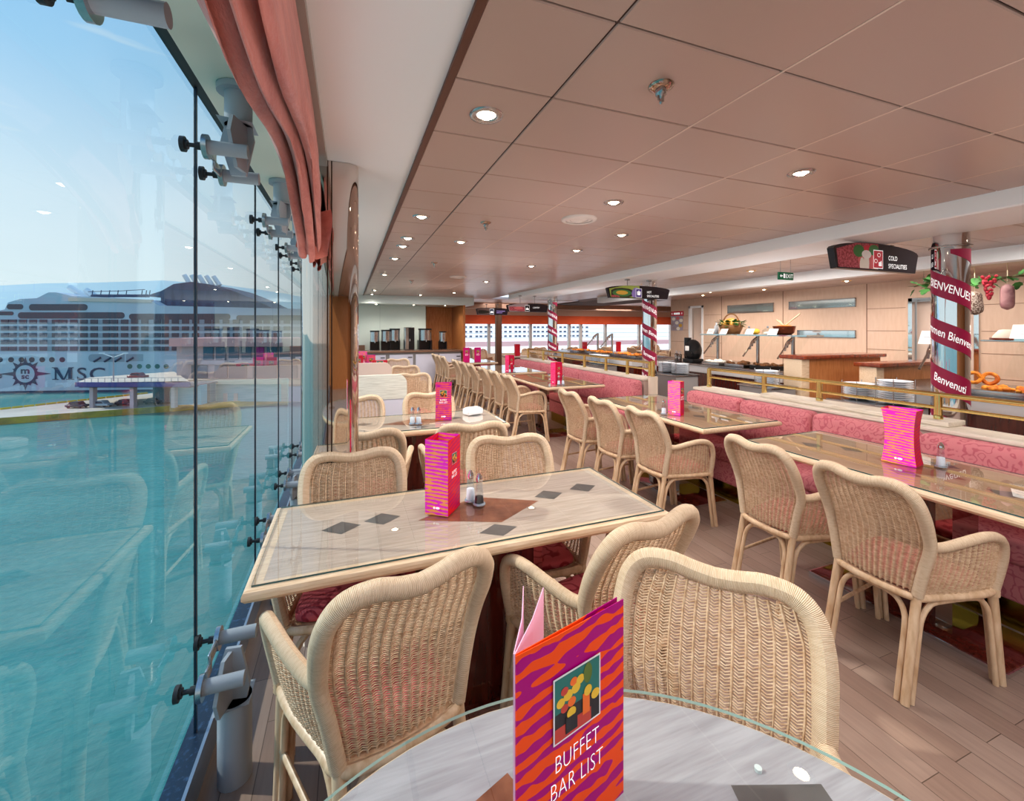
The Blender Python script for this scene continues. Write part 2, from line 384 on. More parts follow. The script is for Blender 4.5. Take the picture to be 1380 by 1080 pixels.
def make_chair(name, label, step=.0060):
    t = thing(name, label, 'chair')
    obj('woven_back', make_back(step), cane, t)
    for sx in (1, -1): obj('woven_side', make_side(sx, step), cane, t)
    mb = MB(); mb.tube(ARCH_F, [.0215+.004*min(1, max(0, (p.z-.6)/.15)) for p in ARCH_F], 10)
    obj('back_frame', mb, wrap, t)
    for sx in (1, -1):
        mb = MB(); mb.tube([(p.x*sx, p.y, p.z) for p in ARM_R], [.020]*len(ARM_R), 10); obj('arm', mb, wrap, t)
    mb = MB(); mb.tube(spline([(x, y, .415) for x, y in SEAT_RING], 3, True), .0155, 8, 0, True)
    for sx in (1, -1): mb.tube([(sx*.238, .19, .395+.006*i) for i in range(7)], [.0235+.002*(i % 2) for i in range(7)], 8)
    obj('seat_frame', mb, pole, t)
    mb = MB(); mb.prism([(x*.94, y*.94) for x, y in SEAT_RING], .012, 0, Matrix.Translation((0, 0, .405)))
    seat = obj('seat', mb, pole, t)
    mb = MB(); b = bmesh.new()
    out = [(x*.86, y*.86+.01) for x, y in SEAT_RING]
    for kz, sc in ((.418, .96), (.43, 1.02), (.448, 1.02), (.462, .97), (.470, .8), (.473, .45)):
        pass
    rings = [(.418, .95), (.43, 1.01), (.448, 1.01), (.462, .96), (.470, .8), (.473, .4)]
    P = spline([(x, y, 0) for x, y in out], 3, True); n = len(P); vs = []; fs = []
    for z, s_ in rings: vs += [(p.x*s_, p.y*s_, z) for p in P]
    for i in range(len(rings)-1):
        for k in range(n): fs.append((i*n+k, i*n+(k+1) % n, (i+1)*n+(k+1) % n, (i+1)*n+k))
    fs.append(tuple(range((len(rings)-1)*n, len(rings)*n)))
    mb.add(vs, fs, 0, None, True); b.free()
    obj('seat_cushion', mb, seat_fabric, seat)
    for k in FOOT:
        mb = MB(); a, c = Vector(FOOT[k][0]), Vector(FOOT[k][1])
        mb.tube([c, c.lerp(a, .3), c.lerp(a, .7), a], [.0165, .0165, .0175, .018], 9); obj('leg', mb, pole, t)
    def arch(k1, k2):
        d = (Vector(FOOT[k2][0])-Vector(FOOT[k1][0])).normalized(); mb = MB()
        P = [leg_pt(k1, 0, d), leg_pt(k1, .14, d), leg_pt(k1, .27, d), leg_pt(k1, .33, d, .035), leg_pt(k1, .372, d, .06), leg_pt(k1, .39, d, .105)]
        Q = [leg_pt(k2, 0, -d), leg_pt(k2, .14, -d), leg_pt(k2, .27, -d), leg_pt(k2, .33, -d, .035), leg_pt(k2, .372, -d, .06), leg_pt(k2, .39, -d, .105)]
        mb.tube(spline(P+Q[::-1], 4), .0115, 8); obj('arched_brace', mb, pole, t)
    arch((1, 1), (1, -1)); arch((-1, 1), (-1, -1)); arch((1, -1), (-1, -1)); arch((1, 1), (-1, 1))
    for sx in (-1,): mb = MB(); mb.tube([leg_pt((sx, -1), .2), leg_pt((sx, 1), .2)], .0095, 7); obj('stretcher', mb, pole, t)
    return t
chair0 = make_chair('wicker_armchair', None)
# a light copy, one mesh, for chairs only a few pixels tall
def make_far():
    mb = MB(); mats = [cane, wrap, pole, seat_fabric]
    P = []
    for k in range(9):
        z = .43+.432*k/8; hw, y = back_w(z); P.append([(sx*hw, y-.02*(1-sx*sx), z) for sx in (-1, -.5, 0, .5, 1)])
    vs = [p for r_ in P for p in r_]
    mb.add(vs, [(i*5+j, i*5+j+1, i*5+j+6, i*5+j+5) for i in range(8) for j in range(4)], 0, None, True)
    for sx in (1, -1):
        vs = []; 
        for i in range(0, 31, 5): q = ARM_R[i]; vs += [(q.x*sx, q.y, q.z), (q.x*sx, q.y, .425)]
        mb.add(vs, [(2*i, 2*i+1, 2*i+3, 2*i+2) for i in range(len(vs)//2-1)], 0, None, True)
        mb.tube([(p.x*sx, p.y, p.z) for p in ARM_R[::3]], .02, 6, 1)
    mb.tube(ARCH_F[::3], .024, 6, 1)
    mb.prism([(x, y) for x, y in SEAT_RING], .03, 2, Matrix.Translation((0, 0, .4)))
    mb.prism([(x*.86, y*.86) for x, y in SEAT_RING], .04, 3, Matrix.Translation((0, 0, .43)))
    for k in FOOT: mb.tube([FOOT[k][1], FOOT[k][0]], .024, 6, 2)
    return mb.mesh('wicker_armchair', mats)
far_mesh = make_far()
def far_chair(x, y, rz, label, group=None):
    o = obj('wicker_armchair', far_mesh, None, None, (x, y, 0), (0, 0, radians(rz))); return tag(o, label, 'chair', group)
used = [False]
def chair(x, y, rz, label, group=None):
    scl = (.93, .97, .975) if group == AIS else None
    if not used[0]:
        used[0] = True; chair0.location = (x, y, 0); chair0.rotation_euler = (0, 0, radians(rz)); chair0['label'] = label
        if group: chair0['group'] = group
        return chair0
    return dup(chair0, (x, y, 0), radians(rz), label, group, scl)
AIS = 'wicker armchairs along the aisle side of the bench tables'
WIN = 'wicker armchairs at the window tables'
chair(.085, 1.355, 15, 'wicker armchair in left foreground with its back to the camera, beside the window glass', WIN)
chair(.845, 1.385, 12, 'wicker armchair turned sideways, tucked under right end of the window table', WIN)
chair(.02, 1.93, 180, 'wicker armchair on far side of the window table, nearest the glass', WIN)
chair(.78, 1.95, 172, 'wicker armchair on far side of the window table, behind the salt and pepper shakers', WIN)
chair(.63, .645, 129, 'large wicker armchair facing the camera across the round glass-topped table')
chair(.10, 2.93, -4, 'wicker armchair just beside the mirrored window column, back to the camera', WIN)
chair(.74, 2.9, -4, 'wicker armchair behind the pink tent card, at near side of second window table', WIN)
chair(.05, 3.72, 180, 'wicker armchair between the mirrored column and the white partition', WIN)
chair(.68, 3.72, 180, 'wicker armchair facing the camera across the second window table', WIN)
chair(2.34, 1.20, -92, 'wicker armchair nearest on the right, its four legs standing clear on the planks', AIS)
chair(2.35, 1.73, -92, 'wicker armchair second from the right foreground, at the same long table', AIS)
for i, (y, lb) in enumerate(((2.73, 'nearest of three at the second bench table, red box pedestal behind its leg'), (3.26, 'middle one of three at the second bench table'), (3.80, 'farthest of three at the second bench table'))):
    chair(2.36-.03*i, y, -90, 'wicker armchair '+lb, AIS)
for tn, ys in (('third', (5.40, 5.97, 6.54)), ('fourth', (7.2, 7.78, 8.37)), ('fifth', (9.45, 10.0, 10.5))):
    for y, pos in zip(ys, ('nearest', 'middle', 'farthest')):
        chair(2.24-.03*(y-5)/3, y, -90, f'wicker armchair, {pos} in the row along the {tn} bench table', AIS)
chair(.76, 5.5, 176, 'wicker armchair just right of the white-washed partition')
chair(.80, 6.75, 176, 'wicker armchair right of the pinkish partition, seen above its neighbour')
chair(.85, 8.4, 176, 'wicker armchair farthest along the window side, below the coffee counter')
far_chair(.1, 9.0, 180, 'wicker armchair peeking over the partition beside the chrome column, below the counter')

# ------------------------------------------------------------------ tables
def diamond(mb, cx, cy, rx, ry, z, mi): mb.poly([(cx-rx, cy, z), (cx, cy-ry, z), (cx+rx, cy, z), (cx, cy+ry, z)], mi)
def rect_table(name, label, x0, x1, y0, y1, along, group):
    """glass topped table with a wooden edge; along = axis of its long side"""
    cx, cy = (x0+x1)/2, (y0+y1)/2; hx, hy = (x1-x0)/2, (y1-y0)/2
    t = thing(name, label, 'table', (cx, cy, 0), 0, group)
    wd = trim_wood if along == 'x' else trim_wood_y; lm = lam if along == 'x' else lam_y
    mb = MB(); w = .045
    # bullnose edge: mitred rounded profile swept round
    prof = [(0, .748), (.0, .7475), (-.012, .748), (-w, .748), (-w, .706), (-.006, .706), (.006, .713), (.010, .724), (.008, .738)]
    cor = [(-hx, -hy), (hx, -hy), (hx, hy), (-hx, hy)]
    prof = [(-w, .748), (-.008, .748), (0, .744), (.004, .735), (.004, .724), (-.004, .713), (-.02, .706), (-w, .706)]
    vs = []
    for (sx, sy) in ((-1, -1), (1, -1), (1, 1), (-1, 1)):
        for (d, z) in prof: vs.append((sx*(hx+d-.004), sy*(hy+d-.004), z))
    n = len(prof); fs = []
    for i in range(4):
        for k in range(n-1): fs.append((i*n+k+1, i*n+k, ((i+1) % 4)*n+k, ((i+1) % 4)*n+k+1))
    mb.add(vs, fs, 0, None, False); obj('wooden_edge', mb, wd, t)
    mb = MB(); a, c = hx-w+.002, hy-w+.002
    mb.box(-a, a, -c, c, .712, .7472, 0)
    z = .7478
    if along == 'x':
        mb.poly([(-.05-.17, 0-.02, z), (.08, -.15, z), (.30, -.01, z), (.05, .13, z)], 2)
        for k, (px, py) in enumerate(((-.50, .02), (-.35, .045), (.37, .035), (.56, .06))): diamond(mb, px, py, .07, .055, z, 1)
        diamond(mb, .05, -.205, .075, .05, z, 1)
    else:
        for k, py in enumerate((-.52, -.36, .36, .52)): diamond(mb, .0+.06*(-1)**k, py, .055, .07, z, 1)
        for px in (-.15, .2): diamond(mb, px, -.02, .055, .075, z, 1)
        mb.poly([(0, -.2, z), (.14, 0, z), (0, .2, z), (-.14, 0, z)], 2)
    obj('tabletop', mb, [lm, inlay_dark, inlay_copper], t)
    mb = MB(); g = .022; a, c = hx-g, hy-g
    mb.poly([(-a, -c, .7545), (a, -c, .7545), (a, c, .7545), (-a, c, .7545)], 0)
    for q in (((-a, -c), (a, -c)), ((a, -c), (a, c)), ((a, c), (-a, c)), ((-a, c), (-a, -c))):
        mb.poly([(*q[0], .7485), (*q[1], .7485), (*q[1], .7545), (*q[0], .7545)], 1)
    obj('glass_top', mb, [table_glass, glass_edge], t)
    # pedestal box of mahogany and mirror on a mahogany base plate
    if along == 'y':
        px, hxx, hyy, bx, by = -.02, .11, .2, .2, .42
    else: px, hxx, hyy, bx, by = 0, .26, .09, .45, .17
    mb = MB(); mb.rbox(px-bx, px+bx, -by, by, 0, .022, .004, 0, 1); bpl = obj('base_plate', mb, mahog, t)
    mb = MB()
    for s_ in (-1, 1):
        mb.box(px-bx-.004, px+bx+.004, s_*by-(.006 if s_ < 0 else 0), s_*by+(.006 if s_ > 0 else 0), 0.001, .018)
        mb.box(px+s_*bx-(.006 if s_ < 0 else 0), px+s_*bx+(.006 if s_ > 0 else 0), -by, by, 0.001, .018)
    obj('base_trim', mb, chrome, bpl)
    mb = MB(); mb.box(px-hxx, px+hxx, -hyy, hyy, .02, .71); ped = obj('pedestal', mb, mahog, t)
    for s_ in (-1, 1):
        mb = MB()
        if along == 'y': mb.box(px-hxx-.004, px+hxx+.004, min(s_*hyy+.004*s_, s_*(hyy-.06)), max(s_*hyy+.004*s_, s_*(hyy-.06)), .022, .70)
        else: mb.box(px+s_*hxx-.02, px+s_*hxx+.02, -hyy-.004, hyy+.004, .022, .70)
        obj('mirror_panel', mb, chrome_b, ped)
    return t
rect_table('dining_table', 'glass-topped window table with wooden edge and slate diamonds, shakers and pink tent card on it', -.29, 1.23, 1.41, 2.04, 'x', 'window tables')
rect_table('dining_table', 'glass-topped window table behind the mirrored column, carrying napkin holder and small tent card', -.29, 1.19, 3.2, 3.84, 'x', 'window tables')
rect_table('dining_table', 'glass-topped window table beyond the partitions, crowded with four menu cards', -.3, .7, 7.3, 7.9, 'x', 'window tables')
BT = 'bench tables along the aisle'
rect_table('dining_table', 'long glass-topped table in right foreground before the rose bench', 2.47, 3.24, .62, 2.17, 'y', BT)
rect_table('dining_table', 'glass-topped table second along the bench, reflecting basket and brass rail', 2.45, 3.27, 2.48, 4.0, 'y', BT)
rect_table('dining_table', 'glass-topped table third along the bench, before the curved red seat', 2.34, 3.2, 4.95, 6.45, 'y', BT)
rect_table('dining_table', 'glass-topped table fourth along the bench, shining white by the brown column', 2.34, 3.2, 6.78, 8.3, 'y', BT)
rect_table('dining_table', 'glass-topped table farthest along the bench, two menu cards near its end', 2.34, 3.1, 9.1, 10.4, 'y', BT)
# round table under the camera
t = thing('round_table', 'round limed-oak table with glass top in the immediate foreground', 'table', (.255, .205, 0))
R = .615
mb = MB(); mb.lathe([(R-.05, .706), (R-.02, .706), (R-.008, .716), (R-.006, .730), (R-.01, .742), (R-.016, .7475), (R-.05, .7470)], n=72); obj('wooden_edge', mb, trim_wood, t)
lam_r = mat('grey_limed_oak', 'aba7ab', .35, nz=(6, (1.2, 15, 3), .35, .72), col2='918c90')
mb = MB(); mb.cyl((0, 0, .712), R-.017, .0356, 72)
for a, ro, rt in ((33, .455, -20), (98, .40, 20), (-40, .43, 0), (205, .43, 0)):
    c_, s_ = cos(radians(a)), sin(radians(a)); 
    M_ = Matrix.Translation((ro*c_, ro*s_, .7479)) @ Matrix.Rotation(radians(rt), 4, 'Z')
    mb.add([M_ @ Vector(p) for p in ((-.075, -.06, 0), (.075, -.06, 0), (.075, .06, 0), (-.075, .06, 0))], [(0, 1, 2, 3)], 1 if a != 98 else 2)
obj('tabletop', mb, [lam_r, inlay_dark, inlay_copper], t)
mb = MB(); ring = [((R-.006)*cos(2*pi*k/96), (R-.006)*sin(2*pi*k/96)) for k in range(96)]
mb.poly([(x, y, .7555) for x, y in ring], 0)
mb.add([(x, y, .7495) for x, y in ring]+[(x, y, .7555) for x, y in ring], [(i, (i+1) % 96, 96+(i+1) % 96, 96+i) for i in range(96)], 1, None, True)
glass_edge2 = mat('pale_glass_edge', 'a9cfc9', .1)
obj('glass_top', mb, [table_glass, glass_edge2], t)
mb = MB()
for a in (40, 112, 184, 256, 328): mb.cyl(((R-.1)*cos(radians(a)), (R-.1)*sin(radians(a)), .7473), .006, .006, 10)
obj('glass_spacer', mb, mat('clear_rubber_spacer', 'cfd6d4', .3), t)
mb = MB(); mb.lathe([(.0, .0), (.27, 0), (.27, .02), (.05, .035), (.045, .1), (.045, .71), (.0, .71)], n=32); obj('pedestal', mb, steel, t)

# ------------------------------------------------------------------ menu cards
def picture(parent, M, w=1, name='cocktail_picture'):
    """small photo of drinks and fruit: flat coloured shapes"""
    mb = MB(); mats = [MT[k] for k in ('pic_teal', 'pic_yellow', 'pic_red', 'pic_orange', 'pic_dark', 'white_flat_paper', 'pic_green')]
    def q(x0, x1, y0, y1, mi, z=0): mb.poly([M @ Vector(p) for p in ((x0*w, y0*w, z), (x1*w, y0*w, z), (x1*w, y1*w, z), (x0*w, y1*w, z))], mi)
    def e(x, y, rx, ry, mi, z): mb.poly([M @ Vector(((x+rx*cos(2*pi*k/14))*w, (y+ry*sin(2*pi*k/14))*w, z)) for k in range(14)], mi)
    q(-.53, .53, -.53, .53, 5, .0002); q(-.5, .5, -.5, .5, 4, .0004); q(-.5, .5, -.05, .5, 0, .0006); q(-.5, .3, -.5, -.28, 2, .0006)
    for x, y, rr, mi in ((-.38, .1, .09, 1), (-.3, -.02, .08, 2), (-.22, .16, .1, 1), (-.14, .02, .09, 3), (-.05, .2, .1, 1), (-.1, .33, .08, 3), (.05, .3, .09, 1), (-.3, .26, .08, 2), (.4, -.1, .1, 1), (-.15, -.15, .1, 1)): e(x, y, rr, rr*.85, mi, .0008+.00003*len(mb.f))
    e(.22, .33, .1, .17, 6, .0012); q(.1, .26, -.33, .02, 3, .0014); e(.22, .04, .09, .09, 1, .0015); q(-.28, -.02, -.45, -.2, 4, .0014)
    return obj(name, mb, mats, parent)
mat('pic_teal', '1f6a60', .4); mat('pic_yellow', 'e8b52c', .4); mat('pic_red', 'c0392a', .4); mat('pic_orange', 'ee6a1a', .4); mat('pic_dark', '201a1c', .4); mat('white_flat_paper', 'e8dcdc', .5); mat('pic_green', '5b6a1e', .4)
# the big folded bar list on the round table
base = Vector((.205, .53, .7562)); H_ = .31
t = thing('bar_list_card', 'large open magenta and orange striped bar list standing on the round table', 'menu card', base)
def leaf(pts, m, name, mi2=None):
    mb = MB(); n = len(pts)
    vs = [(x, y, 0) for x, y in pts]+[(x, y, H_) for x, y in pts]
    mb.add(vs, [(i, i+1, n+i+1, n+i) for i in range(n-1)], 0, None, False)
    o = obj(name, mb, m, t); md = o.modifiers.new('thickness', 'SOLIDIFY'); md.thickness = .0012; md.offset = 0; return o
cover = leaf([(0, 0), (.07, .016), (.14, .034), (.205, .052)], card_big, 'front_cover')
leaf([(.001, .003), (.1, .030), (.198, .0595)], card_big, 'second_leaf')
leaf([(.0, .004), (.05, .06), (.098, .125)], pink_paper, 'inner_leaf')
leaf([(-.001, .005), (.035, .065), (.068, .14)], pink_paper, 'back_leaf')
fx = Vector((.205, .052, 0)).normalized()
M_ = frame(Vector((.105, .0253, .205))+Vector((fx.y, -fx.x, 0))*.003, fx, (0, 0, 1))
picture(cover, M_, .088)
for k, s_ in enumerate(('BUFFET', 'BAR LIST')):
    text(s_, .036, white_flat, frame(Vector((.105, .0253, .118-.036*k))+Vector((fx.y, -fx.x, 0))*.003, fx, (0, 0, 1)), cover, sx=.72, spacing=1.05, offset=-.0007)
# striped tent cards
def tent(x, y, z, h, w, rz, label, name='menu_tent_card', d=None, flare=0, ca=None, cs=None, group=None, pic=True, front_text=True):
    """four sided standing card, side faces narrower; flare widens top and foot"""
    t = thing(name, label, 'menu card', (x, y, z), radians(rz), group); d = d or w*.75; face = None
    K = 10
    def ring(k):
        q = k/K; f = 1+flare*(2*q-1)**2; return w/2*f, d/2*f
    for nm, m, sides in (('striped_face', ca or card_tent, ((0, 1), (2, 3))), ('red_face', cs or card_side, ((1, 2), (3, 0)))):
        mb = MB()
        for (a, c) in sides:
            vs = []
            for k in range(K+1):
                hw, hd = ring(k); cor = [(-hw, -hd), (hw, -hd), (hw, hd), (-hw, hd)]
                vs += [(*cor[a], h*k/K), (*cor[c], h*k/K)]
            mb.add(vs, [(2*i, 2*i+1, 2*i+3, 2*i+2) for i in range(K)], 0, None, False)
        q = obj(nm, mb, m, t); face = q if nm == 'striped_face' else face
        if nm == 'red_face': red = q
    if pic:
        for Mx in ([frame((w/2*(1+flare*.2)+.001, 0, h*.72), (0, 1, 0), (0, 0, 1))]+([frame((0, -d/2-.001, h*.72), (1, 0, 0), (0, 0, 1))] if front_text else [])):
            host = red if Mx[0][3] > w*.4 else face
            picture(host, Mx, w*.42)
            for k, s_ in enumerate(('BUFFET', 'BAR LIST')):
                text(s_, w*.17, white_flat, Mx @ Matrix.Translation((0, -h*.2-w*.16*k, .0003)), host, sx=.8)
    if flare or not front_text:
        mk = MB(); Mk = frame((0, -d/2*(1+flare*.8)-.002, h*.1), (1, 0, 0), (0, 0, 1))
        for cx_, rx_ in ((-.09, .045), (.06, .09)): mk.poly([Mk @ Vector(((cx_+rx_*cos(2*pi*q_/12))*w, .045*w*sin(2*pi*q_/12), 0)) for q_ in range(12)])
        obj('white_mark', mk, white_flat, face)
    return t
ZT = .7555
tent(.358, 1.755, ZT, .30, .10, -37, 'tall pink and orange striped tent card on the near window table', d=.12, front_text=False)
tent(.72, 3.50, ZT, .30, .125, -15, 'striped tent card with small picture, on the second window table', d=.08, ca=stripes('magenta_card_stripes', 'c414a0', 'f2663a', 6.5, -.03, 4), flare=.04)
tent(2.87, 1.47, ZT, .30, .125, -80, 'waisted pink and orange striped tent card on the foreground bench table', d=.085, flare=.22, pic=False)
tent(2.64, 2.98, ZT, .29, .11, -66, 'striped tent card standing on the table that reflects the brass rail', d=.075, front_text=False)
pink_red = stripes('pink_red_stripes', 'e8206a', 'f0507a', 6, 0, 4)
tent(2.60, 5.2, ZT, .29, .09, -72, 'pink and red tent card behind two shakers on the third bench table', d=.13, ca=pink_red, front_text=False)
tent(2.56, 6.9, ZT, .29, .09, -66, 'pink and red tent card on the fourth bench table', d=.13, ca=pink_red, front_text=False)
tent(2.42, 9.3, ZT, .32, .14, 0, 'left one of the two magenta cards on the farthest bench table', d=.05, ca=stripes('magenta_card', 'd0206a', 'c01470', 6, 0, 4), flare=.0)
tent(2.68, 9.3, ZT, .32, .14, 0, 'right one of the two magenta cards on the farthest bench table', d=.05, ca=MT['magenta_card'], flare=.0)
for x, y, ca, lb in ((.13, 7.5, red_card, 'dark red card leftmost of the four beyond the partitions'), (.20, 7.68, card_tent, 'tallest pink card at back of the four beyond the partitions'), (.33, 7.62, MT['magenta_card_stripes'], 'magenta striped card between red ones beyond the partitions'), (.46, 7.42, red_card, 'low wide red card rightmost of the four beyond the partitions')):
    tent(x, y, ZT, .22 if 'low' in lb else (.36 if 'tallest' in lb else .30), .24 if 'low' in lb else .14, 0, lb, d=.06, ca=ca, cs=red_card)
# shakers
sh_glass = thin_glass('shaker_glass', (.86, .9, .94), 2.0)
def shaker(x, y, fill, label):
    t = thing('salt_shaker' if fill == 'salt' else 'pepper_shaker', label, 'shaker', (x, y, ZT+.0005)); t.scale = (1.15, 1.15, 1.2)
    mb = MB(); mb.lathe([(.0, .001), (.022, .001), (.0225, .006), (.019, .012), (.0135, .06), (.0115, .085)], n=8, smooth=False); obj('glass_body', mb, sh_glass, t)
    mb = MB(); mb.lathe([(0, .003), (.017, .003), (.0165, .012), (.0145, .03 if fill == 'pepper' else .045), (.0, .031 if fill == 'pepper' else .046)], n=10); obj('contents', mb, MT['salt' if fill == 'salt' else 'pepper'], t)
    mb = MB(); mb.lathe([(.0125, .083), (.0135, .086), (.0135, .093), (.010, .102), (.0065, .106), (.006, .110), (.0, .112)], n=12); obj('metal_cap', mb, chrome, t)
    mb = MB(); mb.lathe([(.0135, .002), (.0235, .002), (.0235, .005), (.020, .009), (.014, .009)], n=16); obj('glass_foot', mb, MT['thick_glass'], t)
mat('salt', 'f3f3f5', .8); mat('pepper', '2c2a2c', .8); mat('thick_glass', 'b8c4d0', .08, metal=.6)
shaker(.486, 1.795, 'salt', 'white-filled salt shaker on the near window table, left of the pepper')
shaker(.510, 1.745, 'pepper', 'dark-filled pepper shaker on the near window table')
shaker(2.965, 1.345, 'salt', 'small chrome-capped shaker beside the waisted card on the foreground bench table')
shaker(.455, 3.40, 'salt', 'salt shaker left of the tent card on second window table')
shaker(.50, 3.385, 'salt', 'salt shaker nearest the tent card on second window table')
shaker(2.545, 3.02, 'salt', 'shaker left of the striped card on the second bench table')
for dx, wch in ((0, 'left'), (.06, 'right')):
    shaker(2.58+dx, 5.09, 'salt', f'{wch} shaker before the pink card on the third bench table')
    shaker(2.52+dx*1.3, 6.79, 'salt', f'{wch} shaker before the pink card on the fourth bench table')
t = thing('napkin_holder', 'small white napkin box on the far end of second window table', 'napkin holder', (1.0, 3.62, ZT+.0005), .3)
mb = MB(); mb.rbox(-.075, .075, -.05, .05, 0, .05, .008); obj('holder', mb, white_paint, t)
mb = MB(); mb.rbox(-.06, .06, -.035, .035, .05, .06, .004); obj('napkins', mb, paper, t)
# ------------------------------------------------------------------ room shell
# plank floor: brick pattern running along the room
fm = mat('plank_floor', 'b59c8c', .33); N, L, b = nodes(fm)
tc = N.new('ShaderNodeTexCoord'); mp = N.new('ShaderNodeMapping'); mp.inputs['Rotation'].default_value = (0, 0, radians(90))
br = N.new('ShaderNodeTexBrick'); br.inputs['Scale'].default_value = 1; br.inputs['Brick Width'].default_value = .62; br.inputs['Row Height'].default_value = .098; br.inputs['Mortar Size'].default_value = .0016; br.inputs['Mortar Smooth'].default_value = .2
br.inputs['Color1'].default_value = lin('9d8577'); br.inputs['Color2'].default_value = lin('8a7062'); br.inputs['Mortar'].default_value = lin('5c483c'); br.offset = .37
n1 = N.new('ShaderNodeTexNoise'); n1.inputs['Scale'].default_value = 6; n1.inputs['Detail'].default_value = 6; m2 = N.new('ShaderNodeMapping'); m2.inputs['Scale'].default_value = (9, .8, 1)
mx = N.new('ShaderNodeMix'); mx.data_type = 'RGBA'; mx.blend_type = 'MULTIPLY'; mx.inputs[0].default_value = .6
rr = N.new('ShaderNodeValToRGB'); rr.color_ramp.elements[0].position = .3; rr.color_ramp.elements[0].color = (.72, .7, .7, 1); rr.color_ramp.elements[1].position = .68
L.new(tc.outputs['Object'], mp.inputs[0]); L.new(mp.outputs[0], br.inputs['Vector']); L.new(tc.outputs['Object'], m2.inputs[0]); L.new(m2.outputs[0], n1.inputs['Vector']); L.new(n1.outputs['Fac'], rr.inputs[0])
L.new(br.outputs['Color'], mx.inputs[6]); L.new(rr.outputs[0], mx.inputs[7]); L.new(mx.outputs[2], b.inputs['Base Color'])
bp = N.new('ShaderNodeBump'); bp.inputs['Strength'].default_value = .3; bp.inputs['Distance'].default_value = .003; bp.invert = True; L.new(br.outputs['Fac'], bp.inputs['Height']); L.new(bp.outputs[0], b.inputs['Normal'])
struct('floor', MB().box(-.56, 13, -7.0, 14.6, -.12, 0), fm)
ZC = 2.3
# ceilings: metal panels with open joints
def panels(mb, xs, ys, z, th=.012, g=.003):
    for i in range(len(xs)-1):
        for j in range(len(ys)-1):
            mb.rbox(xs[i]+g, xs[i+1]-g, ys[j]+g, ys[j+1]-g, z, z+th, .003, 0, 1, None, False)
mb = MB(); ys = [.956+.39*k for k in range(-20, 35)]
panels(mb, [.31]+[.656+.605*k for k in range(5)]+[3.53], [y for y in ys if y <= 11.2], ZC)
mb.box(.3, 3.53, -7.0, 14.6, ZC+.013, ZC+.06, 1)
for k in range(5):
    x = .656+.605*k; mb.box(x-.004, x+.004, -7.0, 11, ZC+(.004 if k == 0 else -.0005), ZC+.013, 1 if k == 0 else 2)
panels(mb, [4.15, 4.76, 5.36, 5.97], [y for y in ys if y <= 14], ZC); mb.box(4.15, 5.97, -7.0, 14.6, ZC+.013, ZC+.06, 1)
panels(mb, [6.15, 6.77, 7.38, 8.0], [y for y in ys if y <= 9.4], ZC-.06); mb.box(6.15, 8.0, -7.0, 14.6, ZC-.04, ZC+.06, 1)
struct('ceiling', mb, [tan_ceil, tan_dark, gap_light])
far_ceil = mat('far_pale_ceiling', 'ddc9c4', .35, metal=.2)
struct('ceiling_far', MB().box(1.2, 13, 10.9, 14.6, ZC-.012, ZC+.05).box(8.0, 13, 8, 10.9, ZC-.03, ZC+.05), far_ceil)
struct('trim_1', MB().box(.285, .308, -7.0, 10.75, ZC-.014, ZC+.02), brown_trim)
struct('ceiling_soffit', MB().box(-.10, .285, -7.0, 10.75, ZC, ZC+.06), soffit_m)
struct('trim_2', MB().box(-.145, -.10, -7.0, 10.75, ZC-.03, ZC+.12), mat('taupe_edge', '9c948c', .5))
struct('ceiling_window_recess', MB().box(-.475, -.145, -7.0, 10.75, ZC+.03, ZC+.1), cream_paint)
struct('ceiling_beam', MB().rbox(3.53, 4.15, -7.0, 9.6, 2.195, 2.36, .008, 0, 1, None, False), white_paint)
struct('ceiling_beam_rear', MB().box(5.97, 6.15, -7.0, 9.6, 2.16, 2.36), white_paint)
struct('ceiling_bulkhead', MB().box(-.5, 3.0, 10.75, 12.2, 2.1, 2.36), mat('grey_green_bulkhead', 'c9d2cd', .45))
struct('ceiling_bulkhead_far', MB().box(3.0, 13, 12.6, 12.75, 2.12, 2.36), mat('brown_bulkhead', '96725f', .5))
# galley wall on the right
mb = MB(); mb.box(8.0, 8.2, -7.0, 3.22, 0, 2.3).box(8.0, 8.2, 4.01, 8.09, 0, 2.3).box(8, 8.2, 8.56, 9.22, 0, 2.3).box(8, 8.2, 3.22, 4.01, 1.96, 2.3).box(8, 8.2, 8.09, 8.56, 2.06, 2.3)
for z in (.55, .83, 1.16, 1.46, 1.82): mb.box(7.996, 8, -7.0, 3.2, z, z+.007, 1).box(7.996, 8, 4.05, 4.58, z, z+.007, 1).box(7.996, 8, 7.55, 8.05, z, z+.007, 1).box(7.996, 8, 8.6, 9.2, z, z+.007, 1)
for y in (4.58, 6.05, 7.55): mb.box(7.996, 8, y-.006, y+.006, .0, 2.3, 1)
mb.box(8.2, 12.9, 9.02, 9.22, 0, 2.3, 0)
struct('wall_right', mb, [wall_panel, mat('panel_joint', '8a6450', .6)])
for i, (y0, y1, zt) in enumerate(((3.22, 4.01, 1.96), (8.09, 8.56, 2.06))):
    t = thing(f'door_{i+1}', None, None, (8.0, (y0+y1)/2, 0)); t['kind'] = 'structure'; h = (y1-y0)/2
    mb = MB(); mb.box(-.02, .05, -h, -h+.05, 0, zt).box(-.02, .05, h-.05, h, 0, zt).box(-.02, .05, -h, h, zt-.05, zt); obj('door_frame', mb, chrome if i == 0 else white_paint, t)
    mb = MB(); mb.box(.10, .14, -h+.05, h-.05, 0, zt-.05); obj('door_leaf', mb, door_m, t)
    if i == 0:
        mb = MB()
        for q in range(2): mb.box(.094, .0985, -.14, .10-.05*q, 1.80-.045*q, 1.815-.045*q)
        obj('faint_lettering', mb, mat('grey_lettering', '8d97a4', .5), t)
